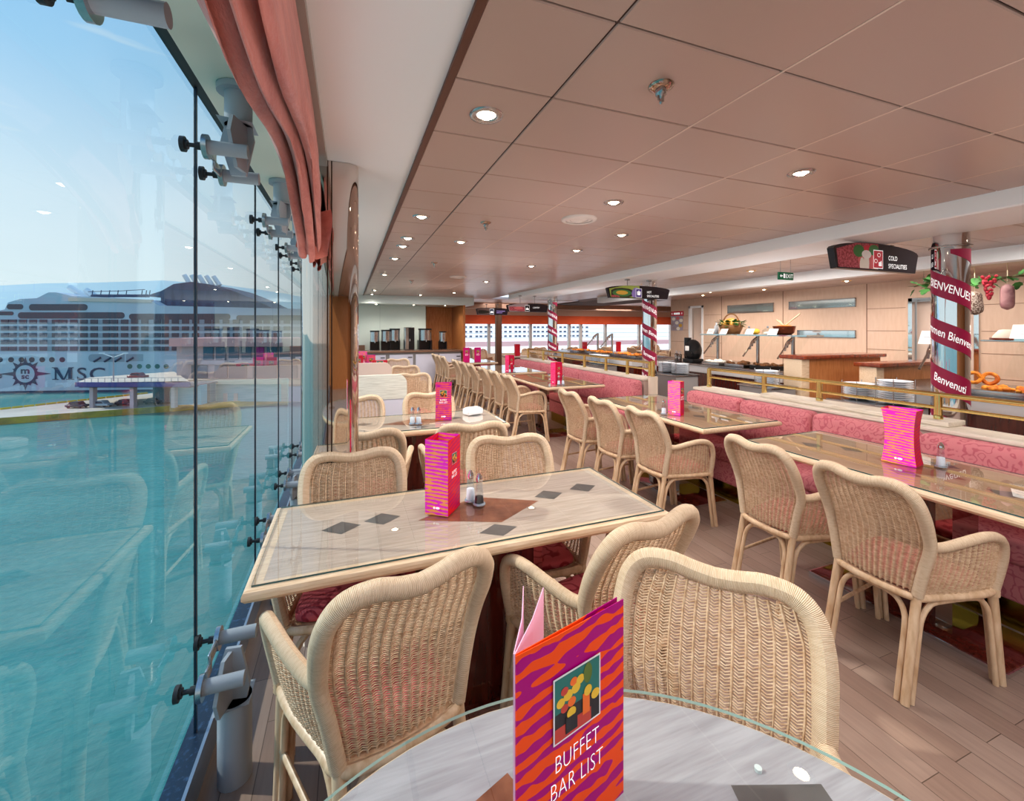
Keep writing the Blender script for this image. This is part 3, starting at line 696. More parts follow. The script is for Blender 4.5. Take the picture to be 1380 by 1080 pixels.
# serving slots and mirrors in the wall
slotm = mat('slot_mirror', 'cfdcdc', .06, metal=.9)
for nm, lb, y0, y1, z0, z1, m in (('serving_hatch', 'long narrow hatch high in the tan wall, nearer the doors on the right', 4.74, 5.92, 1.87, 2.02, slotm), ('serving_hatch', 'narrow hatch high in the tan wall, above the flower basket', 6.24, 7.37, 1.84, 2.02, slotm), ('wall_mirror', 'bright low mirror strip in the tan wall above the mahogany-topped counter', 4.74, 5.75, 1.34, 1.47, chrome)):
    t = thing(nm, lb, 'hatch' if 'hatch' in nm else 'mirror', (7.99, (y0+y1)/2, (z0+z1)/2)); a, c = (y1-y0)/2, (z1-z0)/2
    mb = MB(); mb.box(-.012, .005, -a, a, -c, -c+.012).box(-.012, .005, -a, a, c-.012, c).box(-.012, .005, -a, -a+.012, -c, c).box(-.012, .005, a-.012, a, -c, c); obj('frame', mb, steel, t)
    obj('glass', MB().box(-.004, .004, -a+.012, a-.012, -c+.012, c-.012), m, t)
# far wall with its band of windows
mb = MB(); mb.box(2.0, 13, 14.5, 14.6, 0, .62).box(2.0, 13, 14.5, 14.6, 1.95, 2.4)
struct('wall_far', mb, mat('pale_far_wall', 'dcc3b0', .45))
mb = MB()
for x in (3.3, 4.6, 6.2, 7.8, 8.3, 9.4, 11.0, 12.6): mb.box(x-.045, x+.045, 14.48, 14.6, .62, 1.95)
struct('trim_7', mb, mat('grey_mullion', 'b9b3b2', .4))
struct('window_30', MB().poly([(2, 14.55, .62), (13, 14.55, .62), (13, 14.55, 1.95), (2, 14.55, 1.95)]), thin_glass('far_window_glass', (.97, .98, 1), 1.45))
mb = MB(); mb.box(-.56, 8.2, -7.1, -7.0, 0, 2.4)
for x in (1.2, 2.9, 4.6, 6.3): mb.box(x-.006, x+.006, -7.0, -6.996, 0, 2.3, 1)
struct('wall_back', mb, [wall_panel_o, MT['panel_joint']])
struct('wall_side_far', MB().box(12.9, 13.0, 9.2, 14.6, 0, 2.4), wall_panel)
o = obj('window_blind', MB().box(2.7, 12.8, 14.36, 14.40, 1.67, 1.97).box(2.7, 12.8, 14.345, 14.415, 1.66, 1.685), orange_blind); tag(o, 'long orange blind across the top of the far windows', 'blind')
# coffee alcove
struct('wall_alcove', MB().box(-.5, 1.92, 11.6, 11.7, 0, 2.12), greenish)
struct('trim_3', MB().box(.72, .727, 11.592, 11.6, .95, 2.12), mat('panel_seam', 'aab6ae', .5))
mb = MB(); mb.box(1.92, 2.75, 12.1, 12.2, 0, 2.12).box(1.90, 1.93, 11.6, 12.1, 0, 2.12).box(2.72, 2.78, 10.78, 12.2, 0, 2.12)
struct('wall_alcove_wood', mb, wall_panel_o)
# glass window wall: panes butt with dark silicone joints
pane_glass = thin_glass('window_glass', (.86, .95, .955), 1.5)
SE = [-7.0, -6.05, -5.05, -4.05, -3.05, -2.05, -1.05, -.05, .8, 1.78, 2.78, 3.62, 4.42, 5.22, 6.02, 6.82, 7.62, 8.42, 9.22, 10.02, 11.0]
for i in range(len(SE)-1):
    o = struct(f'window_{i+1}', MB().poly([(-.5, SE[i]+.006, .1), (-.5, SE[i+1]-.006, .1), (-.5, SE[i+1]-.006, 2.36), (-.5, SE[i]+.006, 2.36)]), pane_glass)
    obj('pane_joint', MB().box(-.505, -.497, SE[i+1]-.006, SE[i+1]+.006, .1, 2.36), mat('dark_joint', '10283a', .3) if i == 0 else MT['dark_joint'], o)
blue_ch = mat('dark_blue_channel', '16283e', .3, nz=(60, (1, 1, 1), .55, .75), col2='3b5a80')
mb = MB(); mb.box(-.53, -.465, -7.0, 11, .0, .102)
struct('trim_4', mb, blue_ch)
struct('trim_5', MB().box(-.465, -.455, -7.0, 11, 0, .112), mat('blue_grey_steel_lip', '93a4b8', .3, metal=.6))
struct('trim_6', MB().box(-.51, -.475, -7.0, 11, 2.335, 2.37), dark_steel)
# curved brackets that hold the glass: post, gusset, two clamps each
def bracket(y, top, label):
    t = thing('glass_bracket', label, 'bracket', (-.36, y, (2.355 if y < 1 else 2.328) if top else 0), 0, 'glass wall brackets '+('above' if top else 'below'))
    s_ = -1 if top else 1; zl = .13 if top else .27; gz = .16
    mb = MB(); mb.cyl((0, 0, -zl if top else 0), .042 if top else .05, zl, 20)
    if top: mb.cyl((0, 0, -.02), .065, .02, 20)
    obj('post', mb, grey_steel, t)
    zg = s_*zl
    mb = MB()
    poly = [(-.055, 0), (.05, 0), (.06, .045), (.028, .17), (-.03, .17), (-.072, .06)]
    M1 = frame((0, -.028, zg), (0.25, 1, 0), (0, 0, s_)); M2 = frame((0, .0, zg), (1, -.15, 0), (0, 0, s_))
    mb.prism([(p*.8, q) for p, q in poly], .012, 0, M2)
    mb.prism([(p*1.1, q*.95) for p, q in poly], .012, 0, M1 @ Matrix.Translation((0, 0, -.02)))
    mb.add([Vector(p) for p in ((-.05, -.07, zg), (.05, -.05, zg), (.05, .06, zg), (-.05, .06, zg))], [(0, 1, 2, 3)])
    obj('gusset', mb, grey_steel, t)
    for dy, dz in ((-.085, .115), (.10, .145)):
        z = zg+s_*dz
        X = Matrix.Rotation(radians(90), 3, 'Y')
        mb = MB(); mb.cyl((-.065, dy, z), .022, .11, 16, 0, X)
        cc = obj('clamp_cylinder', mb, grey_steel, t)
        mb = MB(); mb.cyl((-.078, dy, z), .038, .014, 20, 0, X); mb.rbox(-.076, -.066, min(0, dy)-.01, max(0, dy)+.01, z-.018, z+.018, .004)
        obj('clamp_ring', mb, steel, cc)
        mb = MB(); mb.cyl((-.13, dy, z), .007, .055, 10, 0, X); mb.cyl((-.10, dy, z), .013, .02, 6, 0, X)
        obj('threaded_rod', mb, dark_steel, cc)
        mb = MB(); mb.cyl((-.139, dy, z), .024, .012, 18, 0, X); mb.cyl((-.128, dy, z), .015, .008, 14, 0, X)
        obj('rubber_foot', mb, dark_steel, cc)
    return t
for k, (y, nm) in enumerate(((.87, 'cut by the top left corner of the photo'), (1.72, 'nearest the round table, beside the curtain'), (2.72, 'second beyond the first glass joint'), (3.56, 'third along the glass, beside the mirrored column'), (4.36, 'fourth along the glass, nearly hidden by the curtain tail'))):
    bracket(y, True, 'grey steel overhead glass bracket '+nm)
    if k: bracket(y-.05, False, 'grey steel floor-standing glass bracket '+{1: 'beside the left foreground armchair', 2: 'just past the end of the near window table', 3: 'third along the glass, behind the window table', 4: 'farthest along the foot of the glass'}[k])
# curtain: a pulled-up blind bunched in long folds, with a drooping end
mb = MB(); nS = 46; vs = []; uvs = []
prof = [(-.02, .30), (-.028, .22), (-.10, .13), (-.135, .06), (-.10, .015), (-.065, .04), (-.062, .085), (-.035, .05), (-.02, .005), (.005, .03), (.012, .10), (.03, .06), (.05, .03), (.07, .06), (.075, .14), (.06, .24), (.055, .30)]
PR = spline([(x, 0, z) for x, z in prof], 4)
for i in range(nS+1):
    s_ = i/nS; y = -2.2+4.28*s_; dr = 0
    sag = .026*sin(7.5*s_*pi+.5)+.012*sin(13*s_+2)
    end = max(0, (y-1.55)/.53)
    for k, p in enumerate(PR):
        q = k/(len(PR)-1); low = max(0, 1-p.z/.3)
        wob = .014*sin(3.1*k*.35+7*s_*2)+.012*sin(k*.8+s_*31)
        x = -.165+(p.x+.03)*.52*(1-.2*end**1.5)+wob*.45*low; z = 1.985+p.z*1.08-.02*end+sag*low - .12*max(0, end)**1.6*low - (.05*low if end > .8 else 0)*(end-.8)*5
        vs.append((x, y, min(z, 2.269))); uvs.append((q, s_))
n = len(PR); mb.add(vs, [(i*n+k, i*n+k+1, (i+1)*n+k+1, (i+1)*n+k) for i in range(nS) for k in range(n-1)], 0, uvs, True)
t = thing('gathered_curtain', 'terracotta fabric blind gathered in long folds under the ceiling above the glass wall', 'curtain', (-.2, .5, 2.0))
o = obj('fabric', mb, curtain_m, t); o.location = (.2, -.5, -2.0)
mb = MB(); P = []
for i in range(9):
    a = i/8; P.append([(-.225+.14*j/6+.012*sin(j*2.2+i*.4), 2.06+.035*sin(j*1.7)+a*.06, 2.02-.22*a**1.1+.04*abs(j/6-.55)*a*3) for j in range(7)])
vs = [p for r_ in P for p in r_]; mb.add(vs, [(i*7+j, i*7+j+1, i*7+j+8, i*7+j+7) for i in range(8) for j in range(6)], 0, None, True)
o = obj('drooping_tail', mb, curtain_m, t); o.location = (.2, -.5, -2.0)
# mirrored column by the window
t = thing('mirrored_column', 'polished mirror-clad column beside the window glass, full height', 'column', (-.06, 2.32, 0))
pl = []
for a0, cx, cy in ((0, .045, .045), (90, -.10, .045), (180, -.10, -.045), (270, .045, -.045)):
    for k in range(7): a = radians(a0+15*k); pl.append((cx+.055*cos(a), cy+.055*sin(a)))
mb = MB(); mb.prism(pl, ZC-.001); 
for f in range(len(mb.sm)-len(pl), len(mb.sm)): mb.sm[f] = True
obj('mirror_cladding', mb, mat('column_mirror', 'd9cfc8', .03, metal=1), t)
mb = MB()
for x in (-.04, -.022): mb.box(x-.003, x+.003, -.1035, -.099, 0, ZC-.001)
obj('cladding_joint', mb, mat('dark_bronze', '3a2418', .3, metal=.6), t)
# ceiling fixtures
def downlight(x, y, z, label, group, power=1.0, warm='fff0d0'):
    t = thing('ceiling_downlight', label, 'ceiling light', (x, y, z), 0, group)
    mb = MB(); mb.lathe([(.033, .006), (.036, -.004), (.048, -.008), (.06, -.006), (.064, 0)], n=28); obj('trim_ring', mb, brass if 'gold' in label else steel, t); ring_ = t.children[0]
    mb = MB(); mb.lathe([(.035, .0), (.03, -.003), (.016, -.012), (0, -.016)], n=18); obj('bulb', mb, bulb_m, ring_)
    l = bpy.data.lights.new('downlight_lamp', 'SPOT'); l.energy = 20*power; l.spot_size = radians(150); l.spot_blend = .7; l.shadow_soft_size = .05; l.color = (1, .93, .84)
    lo = bpy.data.objects.new('lamp', l); C.objects.link(lo); lo.parent = t; lo.location = (0, 0, -.03); lo.visible_glossy = False
    return t
LX = {'a': .478, 'b': .958, 'c': 1.563, 'd': 2.168}
CL = 'recessed ceiling lights over the dining side'
rows = {'a': [(1.541, 'nearest the white soffit'), (3.10, 'second along the white soffit edge'), (3.88, 'third along the white soffit edge'), (4.27, 'fourth along the white soffit edge'), (5.05, 'fifth along the white soffit edge'), (6.61, 'sixth along the white soffit edge'), (9.34, 'seventh along the white soffit edge'), (10.5, 'last along the white soffit edge')],
        'b': [(3.88, 'between soffit row and the round air vent')], 'c': [(2.32, 'just before the round air vent'), (10.3, 'far down the middle, near the bulkhead')],
        'd': [(1.541, 'nearest the white beam, right of the sprinkler'), (3.10, 'second along the white beam side'), (3.88, 'third along the white beam side'), (5.05, 'fourth along the white beam side'), (7.0, 'fifth along the white beam side'), (9.4, 'last along the white beam side')]}
for k, lst in rows.items():
    for y, lb in lst: downlight(LX[k], y, ZC, 'recessed ceiling light '+lb, CL)
for x, y, lb in ((4.95, 2.15, 'right of the hanging cold-food board'), (5.2, 3.3, 'left of the cold-food board, near the exit sign'), (5.2, 4.4, 'just below the exit sign'), (4.95, 6.4, 'behind the hot-food board'), (4.95, .95, 'at the right edge of the photo')):
    downlight(x, y, ZC, 'gold-rimmed ceiling light over the buffet aisle '+lb, 'gold-rimmed ceiling lights')
SV = ((6.7, 2.9), (6.6, 3.7), (7.2, 4.4), (6.7, 5.2), (7.3, 5.9), (6.8, 6.7), (7.3, 7.4), (6.7, 8.2)); SW = across(SV)
for i, (x, y) in enumerate(((6.7, 2.9), (6.6, 3.7), (7.2, 4.4), (6.7, 5.2), (7.3, 5.9), (6.8, 6.7), (7.3, 7.4), (6.7, 8.2))):
    downlight(x, y, ZC-.06, SW[i]+' of the gold-rimmed ceiling lights above the serving line by the tan wall', 'gold-rimmed lights above the serving line', .8)
for x, lb in ((.6, 'left'), (1.5, 'middle'), (2.3, 'right')): downlight(x, 11.0, 2.1, f'small {lb} light under the bulkhead above the coffee machines', 'lights above the coffee machines', .8)
for i in range(7): downlight(4.4+i*1.25, 13.6, ZC-.012, ('leftmost' if i == 0 else 'rightmost' if i == 6 else ORD[i]+' from left')+' of the small ceiling lights in front of the orange blind', 'lights before the orange blind', .9)
vent_m = mat('round_vent', 'd8c8be', .4)
for x, y, lb in ((1.563, 2.76, 'large round air vent in the tan ceiling beyond the nearest lights'), (1.563, 6.5, 'round air vent farther back in the tan ceiling')):
    t = thing('air_vent', lb, 'air vent', (x, y, ZC))
    mb = MB(); mb.lathe([(.13, .0), (.126, -.012), (.10, -.02), (.095, -.012)], n=40); obj('rim', mb, vent_m, t)
    mb = MB(); mb.lathe([(.095, -.008), (.07, -.014), (.066, -.008)], n=36); mb.lathe([(.062, -.008), (.03, -.018), (0, -.02)], n=30); obj('diffuser', mb, vent_m, t)
for x, y, z, lb in ((.958, 1.151, ZC, 'nearest, above the foreground tables'), (.958, 3.10, ZC, 'second, left of the round vent'), (.958, 5.2, ZC, 'third along the ceiling'), (.958, 7.3, ZC, 'farthest along the ceiling'), (6.9, 3.1, ZC-.06, 'above the serving line by the hanging garland')):
    t = thing('sprinkler_head', 'small chrome ceiling sprinkler, '+lb, 'sprinkler', (x, y, z))
    mb = MB(); mb.lathe([(.042, .003), (.04, -.006), (.022, -.014), (.0, -.014)], n=24); obj('escutcheon', mb, chrome_b, t)
    mb = MB(); mb.lathe([(.018, -.012), (.018, -.03), (.008, -.034), (.006, -.05), (.004, -.06), (0, -.062)], n=14); mb.box(-.012, -.008, -.002, .002, -.05, -.012).box(.008, .012, -.002, .002, -.05, -.012); obj('nozzle', mb, steel, t)
# ------------------------------------------------------------------ benches, low wall and rails
def bench(name, label, x0, x1, y0, y1, n, sh=.45):
    t = thing(name, label, 'bench', ((x0+x1)/2, (y0+y1)/2, 0)); o = Vector(t.location)
    def ad(nm, mb, m): q = obj(nm, mb, m, t); q.location = -o
    ad('kick_plate', MB().box(x0+.05, x1, y0, y1, 0, .15), brass_kick)
    ad('seat_base', MB().rbox(x0+.012, x1, y0, y1, .15, .335, .012), bench_fabric)
    w = (y1-y0)/n
    for i in range(n):
        a, c = y0+i*w, y0+(i+1)*w
        ad('seat_cushion', MB().rbox(x0-.012, x1-.16, a+.003, c-.003, .335, sh, .04, 0, 4), bench_fabric)
        ad('back_cushion', MB().rbox(x1-.17, x1, a+.003, c-.003, sh-.04, .83, .055, 0, 5), bench_fabric)
    return t
bench('banquette_bench', 'rose scroll-patterned banquette bench behind the right foreground tables', 3.05, 3.58, -.35, 3.72, 6)
bench('banquette_bench', 'rose banquette bench beyond the gap, ending at the striped column', 3.05, 3.56, 4.6, 8.9, 6)
cap_m = mat('limed_ledge', 'e4d6c4', .4, nz=(8, (14, 1, 14), .4, .7), col2='cdbba6')
def low_wall(label, x0, x1, y0, y1, zc=.85):
    t = thing('low_partition', label, 'low wall', ((x0+x1)/2, (y0+y1)/2, 0)); o = Vector(t.location)
    q = obj('panel', MB().box(x0+.02, x1-.02, y0+.01, y1-.01, 0, zc-.02), mat('rose_grey_partition', 'c9b0a4', .5) if 'rose_grey_partition' not in MT else MT['rose_grey_partition'], t); q.location = -o
    q = obj('wooden_cap', MB().rbox(x0, x1, y0, y1, zc-.03, zc, .006, 0, 2), cap_m, t); q.location = -o
low_wall('low wall with pale wooden ledge behind the foreground bench', 3.585, 3.83, -.35, 3.78)
low_wall('low wall with pale wooden ledge behind the farther bench', 3.565, 3.80, 4.62, 8.95)
o = obj('raised_ledge_board', MB().rbox(3.66, 3.86, 1.62, 3.0, .851, .885, .005, 0, 2), cap_m); tag(o, 'pale raised wooden board on the ledge under the brass rail, by the big striped column', 'ledge board')
def railing(label, ys, y0, y1, x=3.74):
    t = thing('brass_railing', label, 'railing', (x, (y0+y1)/2, .851)); o = Vector(t.location)
    for y in ys:
        mb = MB(); zb = .886-.851 if 1.62 < y < 3.0 else 0
        mb.cyl((0, y-o.y, zb), .0225, .20-zb, 14); mb.lathe([(.026, 0), (.026, .02), (.022, .03)], (0, y-o.y, zb), 14); obj('post', mb, brass, t)
    for z, r_ in ((.20, .0165), (.112, .0115)):
        mb = MB(); X = Matrix.Rotation(radians(-90), 3, 'X'); mb.cyl((0, y0-o.y, z), r_, y1-y0, 14, 0, X)
        for a in (y0, y1): mb.sphere((0, a-o.y, z), r_, 10)
        obj('top_rail' if z > .15 else 'middle_rail', mb, brass, t)
railing('polished brass railing above the foreground bench ledge', (.2, .95, 1.71, 2.5, 3.0+.02, 3.70), .2, 3.70)
railing('polished brass railing above the farther bench, running back to the far windows', (4.66, 5.15, 5.7, 6.35, 7.15, 8.0, 8.8), 4.66, 8.8, 3.70)
t = thing('newel_post', 'stout beige post with brass top at the near end of the farther bench', 'post', (3.66, 4.55, 0))
mb = MB(); mb.cyl((0, 0, 0), .06, .88, 24); obj('base', mb, mat('beige_post', 'd8c3ae', .4), t)
mb = MB(); mb.cyl((0, 0, .88), .028, .19, 18); mb.lathe([(.028, 1.07), (.03, 1.075), (.02, 1.085), (0, 1.087)], n=18); obj('brass_top', mb, brass, t)
# ------------------------------------------------------------------ striped columns
def col_text(parent, words, r, z0, pitch, th0, size, R0=.106, shear=.25):
    """lettering wound round the column along its ribbon"""
    for w_, th in words:
        me = text_mesh(w_, size, 'CENTER', 0, .0006, 1.0, shear)
        for v in me.vertices:
            th_ = th+v.co.x*.53/R0; z = z0-pitch*(th_-th0)/(2*pi)+v.co.y; a = th_
            v.co = Vector((r*cos(a), r*sin(a), z))
        me.materials.clear(); me.materials.append(white_flat); obj('lettering', me, None, parent)
def column(x, y, label, banded=True, dark=False, words=True):
    t = thing('round_column', label, 'column', (x, y, 0)); r_ = .105
    mb = MB(); mb.lathe([(r_, 0), (r_, 2.3)], n=40); obj('shaft', mb, MT['brown_metal'] if dark else chrome, t)
    mb = MB(); mb.lathe([(r_+.001, 2.10), (r_+.014, 2.10), (r_+.014, 2.112), (r_+.001, 2.112)], n=40); obj('collar', mb, steel, t)
    mb = MB(); mb.lathe([(r_+.001, 0), (r_+.012, 0), (r_+.012, .08), (r_+.001, .08)], n=40); obj('foot_ring', mb, steel, t)
    if banded:
        pitch = .345; bw = .172; th0 = atan2(-y, -x); n = 40; turns = 6; vs = []; R0 = r_+.0015
        z0 = 1.79
        for i in range(n*turns+1):
            th = th0-2*pi*1.0+2*pi*i/n; z = z0-pitch*(th-th0)/(2*pi)
            for dz in (-bw/2, bw/2): vs.append((R0*cos(th), R0*sin(th), min(2.08, max(.09, z+dz))))
        mb = MB(); mb.add(vs, [(2*i, 2*i+2, 2*i+3, 2*i+1) for i in range(n*turns)], 0, None, True); obj('ribbon', mb, band_m, t)
        if words:
            seq = ['BIENVENUES', 'kommen Bienvenue', 'Benvenuti', 'WELCOME WEL']
            col_text(t, [(w_, th0-.07+2*pi*k) for k, w_ in enumerate(seq)], R0+.0012, z0-.03, pitch, th0, (.088))
    return t
mat('brown_metal', '8a6a58', .3, metal=.8)
column(4.2, 1.85, 'chrome column wound with crimson welcome ribbon, nearest on the right')
column(4.2, 5.3, 'chrome column with crimson ribbon behind the hot-food board')
column(4.2, 8.6, 'chrome column with crimson ribbon in the middle distance, left of the hot-food board')
column(4.2, 12.3, 'plain brownish metal column before the far windows', False, True)
# ------------------------------------------------------------------ hanging boards
def board(x0, x1, y, zb, zt, bulge, label, title, side_m, icon, foods):
    t = thing('hanging_sign', label, 'hanging sign', ((x0+x1)/2, y, zb)); w = (x1-x0)/2; h = zt-zb
    pts = [(-w+.04, 0), (w-.04, 0), (w, h)]+[(w*cos(pi*k/12), h+bulge*sin(pi*k/12)) for k in range(1, 12)]+[(-w, h)]
    Mx = frame((0, 0, 0), (1, 0, 0), (0, 0, 1))
    mb = MB(); mb.prism(pts, .05, 0, Mx, -.05); bd = obj('board', mb, sign_black, t)
    # food photograph on the left half
    mb = MB(); mats = []
    def mi(m):
        if m not in mats: mats.append(m)
        return mats.index(m)
    lay = [0]
    def shape(P, m): lay[0] += 1; mb.poly([Mx @ Vector((px, py, .001+.00025*lay[0])) for px, py in P], mi(m))
    L_ = [(-w+.055, .01), (-.0, .01), (0, h+bulge*.97), (-w*.5, h+bulge*.84), (-w+.03, h-.005)]
    shape(L_, side_m)
    for (fx, fy, rx, ry, m) in foods:
        P = []
        for k in range(12):
            a = 2*pi*k/12; P.append((min(0, max(-w+.06, -w+fx*w+rx*cos(a))), min(h+bulge*.8, max(.012, fy*h+ry*sin(a)))))
        shape(P, m)
    obj('food_picture', mb, mats, bd)
    ic_m, sym = icon
    mb = MB(); mats2 = [white_flat, ic_m]
    s_ = h*.46; cy = h*.58; cx = -.02
    for k, (m, e) in enumerate(((0, s_), (1, s_*.92))): mb.poly([Mx @ Vector((cx+a*e*.86, cy+c*e*1.05, .012+.0004*k)) for a, c in ((-1, -1), (1, -1), (1, 1), (-1, 1))], m)
    def sp(P): mb.poly([Mx @ Vector((cx+a*s_, cy+c*s_, .0135)) for a, c in P], 0)
    if sym == 'pot': sp([(-.5, .15), (-.38, -.5), (.38, -.5), (.5, .15)]); sp([(-.6, .22), (.6, .22), (.3, .42), (-.3, .42)]); sp([(-.08, .44), (.08, .44), (.08, .6), (-.08, .6)])
    elif sym == 'cold':
        for ax, ay in ((.1, .5), (-.45, -.2)): 
            for q in range(10): a = 2*pi*q/10; a2 = 2*pi*(q+1)/10; sp([(ax+.3*cos(a), ay+.24*sin(a)), (ax+.3*cos(a2), ay+.24*sin(a2)), (ax+.24*cos(a2), ay+.18*sin(a2)), (ax+.24*cos(a), ay+.18*sin(a))])
        sp([(.05, -.75), (.6, -.75), (.55, -.1), (.3, -.3), (.05, -.3)])
    else: sp([(-.6, -.5), (.6, -.5), (.5, 0), (.1, .1), (0, .5), (-.1, .1), (-.5, 0)])
    obj('icon', mb, mats2, bd)
    if not title:
        mb = MB()
        for q in range(2): mb.poly([Mx @ Vector((w*.24+a*.26, h*(.62-.3*q)+b_*.016, .0025)) for a, b_ in ((0, 0), (1-.3*q, 0), (1-.3*q, 1), (0, 1))])
        obj('faint_lettering', mb, MT['sign_lilac'], bd)
    for k, l_ in enumerate(title.split('\n')): text(l_, h*.34, white_flat, Mx @ Matrix.Translation((w*.24, h*.60-h*.42*k, .002)), bd, 'LEFT', .8, 0, 1.05)
    mb = MB(); top = 2.195
    for xx in (-w*.35, w*.35):
        mb.cyl((xx, .025, h+bulge*.8), .006, max(.01, top-zb-h-bulge*.8), 8); mb.rbox(xx-.03, xx+.03, .0, .05, top-zb-.02, top-zb, .004)
    obj('hanger', mb, steel, t)
    return t
fd_red = mat('cured_meat', '8e2a34', .5, nz=(60, (1, 1, 1), .4, .6), col2='c9606a'); fd_red2 = mat('ham_pink', 'd8686a', .5); fd_w = mat('cream_cheese', 'eee6d8', .5); fd_g = mat('herb_green', '3f7a3c', .5); fd_y = mat('egg_yellow', 'd9a63a', .5); fd_d = mat('dark_dish', '2a2418', .4); fd_l = mat('lime_leaf', '9fb04a', .5); fd_t = mat('sign_lilac', '8a74b8', .5)
board(3.48, 4.56, 2.22, 1.97, 2.125, .065, 'black arched board reading COLD SPECIALITIES with a picture of cured meats', 'COLD\nSPECIALITIES', fd_red, (red_sign, 'cold'),
      [(.95, .3, .2, .05, fd_w), (.8, .5, .15, .07, fd_red2), (.55, .95, .07, .05, fd_g), (.75, 1.1, .05, .03, red_sign), (.9, 1.05, .07, .045, fd_g), (.72, .35, .035, .09, fd_w), (.62, .25, .03, .06, fd_w), (.72, .8, .06, .035, paper)])
board(3.30, 4.36, 5.05, 1.925, 2.055, .05, 'dark arched board reading HOT SPECIALITIES with a picture of a hot dish', 'HOT\nSPECIALITIES', fd_l, (purple_sign, 'pot'),
      [(.45, .55, .23, .07, fd_d), (.45, .55, .16, .05, fd_g), (.45, .58, .1, .03, fd_y), (.9, .5, .08, .09, fd_t), (.2, .15, .1, .02, fd_red)])
board(3.03, 3.98, 8.35, 1.85, 1.98, .05, 'dark arched board with sliced meat picture, left of the middle striped column', 'CARVERY', mat('sign_grey_pink', 'a58f90', .5), (sign_black, 'roast'), [(.3, .5, .2, .045, fd_red), (.7, .45, .18, .05, fd_red), (.55, .6, .1, .03, fd_red2)])
board(3.30, 4.26, 11.6, 1.89, 2.05, .04, 'farthest dark board hanging in front of the brown metal column', '', mat('sign_brown', '6e5550', .5), (mat('sign_navy', '1d2c4e', .5), 'roast'), [(.4, .5, .2, .05, fd_d)])
# exit sign
t = thing('exit_sign', 'small green EXIT sign with arrow hanging from the ceiling', 'exit sign', (4.6, 3.45, 2.05))
mb = MB(); mb.rbox(-.115, .115, -.01, .01, 0, .085, .003); obj('panel', mb, green_sign, t)
text('EXIT', .062, white_flat, frame((.045, -.0115, .02), (1, 0, 0), (0, 0, 1)), t, sx=.95)
mb = MB(); Mx = frame((0, -.0115, 0), (1, 0, 0), (0, 0, 1))
for P in ([(-.10, .042), (-.08, .062), (-.08, .022)], [(-.082, .046), (-.055, .046), (-.055, .038), (-.082, .038)], [(-.045, .018), (-.022, .018), (-.022, .068), (-.045, .068)]): mb.poly([Mx @ Vector((*p, 0)) for p in P])
obj('arrow', mb, white_flat, t)
mb = MB(); mb.cyl((-.08, 0, .085), .003, .165, 6); mb.cyl((.08, 0, .085), .003, .165, 6); obj('rod', mb, steel, t)
# ------------------------------------------------------------------ buffet
def counter(label, x0, x1, y0, y1, zt=.92):
    t = thing('buffet_counter', label, 'buffet counter', ((x0+x1)/2, (y0+y1)/2, 0)); o = Vector(t.location)
    for nm, mb, m in (('plinth', MB().box(x0+.1, x1-.1, y0+.06, y1-.06, 0, .1), dark_steel), ('mahogany_front', MB().box(x0+.06, x1-.06, y0+.03, y1-.03, .1, zt-.14), mahog),
                      ('fascia', MB().rbox(x0, x1, y0, y1, zt-.14, zt-.03, .008), counter_white), ('worktop', MB().rbox(x0-.02, x1+.02, y0-.02, y1+.02, zt-.03, zt, .008), steel)):
        q = obj(nm, mb, m, t); q.location = -o
    return t
counter('buffet counter with white fascia and mahogany front, behind the nearest striped column', 5.05, 6.35, .3, 2.95)
counter('central buffet counter with white fascia below the copper pot and basket', 5.35, 6.5, 4.05, 6.2)
counter('farther buffet counter with orange food, behind the hot-food column', 4.95, 6.2, 6.75, 10.6)
def service(label, x0, x1, y0, y1, zt):
    t = thing('service_counter', label, 'service counter', ((x0+x1)/2, (y0+y1)/2, 0)); o = Vector(t.location)
    w = (x1-x0)
    for nm, mb, m in (('end_panel', MB().rbox(x0, x0+.14, y0, y1, 0, zt-.045, .006), trim_wood), ('front_panel', MB().box(x0+.14, x0+.14+w*.42, y0+.01, y1-.01, 0, zt-.045), wall_panel_o), ('front_panel', MB().box(x0+.145+w*.42, x1, y0+.01, y1-.01, 0, zt-.045), wall_panel_o), ('mahogany_top', MB().rbox(x0-.02, x1+.03, y0-.05, y1+.05, zt-.045, zt, .01), mahog_edge)):
        q = obj(nm, mb, m, t); q.location = -o
service('wood-panelled service counter with mahogany top, left of the nearest striped column', 5.1, 6.62, 3.62, 3.85, 1.17)
service('farther wood-panelled service counter with mahogany top, partly behind the striped column', 5.62, 7.4, 3.12, 3.3, 1.10)
# plate stations: a steel cabinet, wire guides and individual plates
pl_me = None
mb = MB(); mb.lathe([(0, .002), (.07, .0), (.075, .004), (.125, .018), (.13, .021), (.126, .022), (.078, .008), (0, .006)], n=28); pl_me = mb.mesh('plate', plate_m)
def station(label, x, y, stacks, plab, wide=.3):
    t = thing('plate_station', label, 'plate station', (x, y, 0))
    q = obj('cabinet', MB().rbox(-.21, .21, -wide, wide, 0, .78, .01), counter_grey, t); q = obj('steel_top', MB().rbox(-.23, .23, -wide-.02, wide+.02, .78, .80, .006), steel, t)
    for k, (dy, n) in enumerate(stacks):
        mb = MB()
        for a in range(4): mb.cyl((.138*cos(a*pi/2+.4), dy+.138*sin(a*pi/2+.4), .80), .004, .03+.019*n, 8)
        obj('wire_guide', mb, steel, t)
        for i in range(n):
            o = obj('dinner_plate', pl_me, None, None, (x, y+dy, .802+.0195*i)); tag(o, ('topmost ' if i == n-1 else 'lowest ' if i == 0 else ORD[n-1-i]+' from top ')+plab[k], 'plate', plab[k].replace('white dinner plate', 'white dinner plates'))
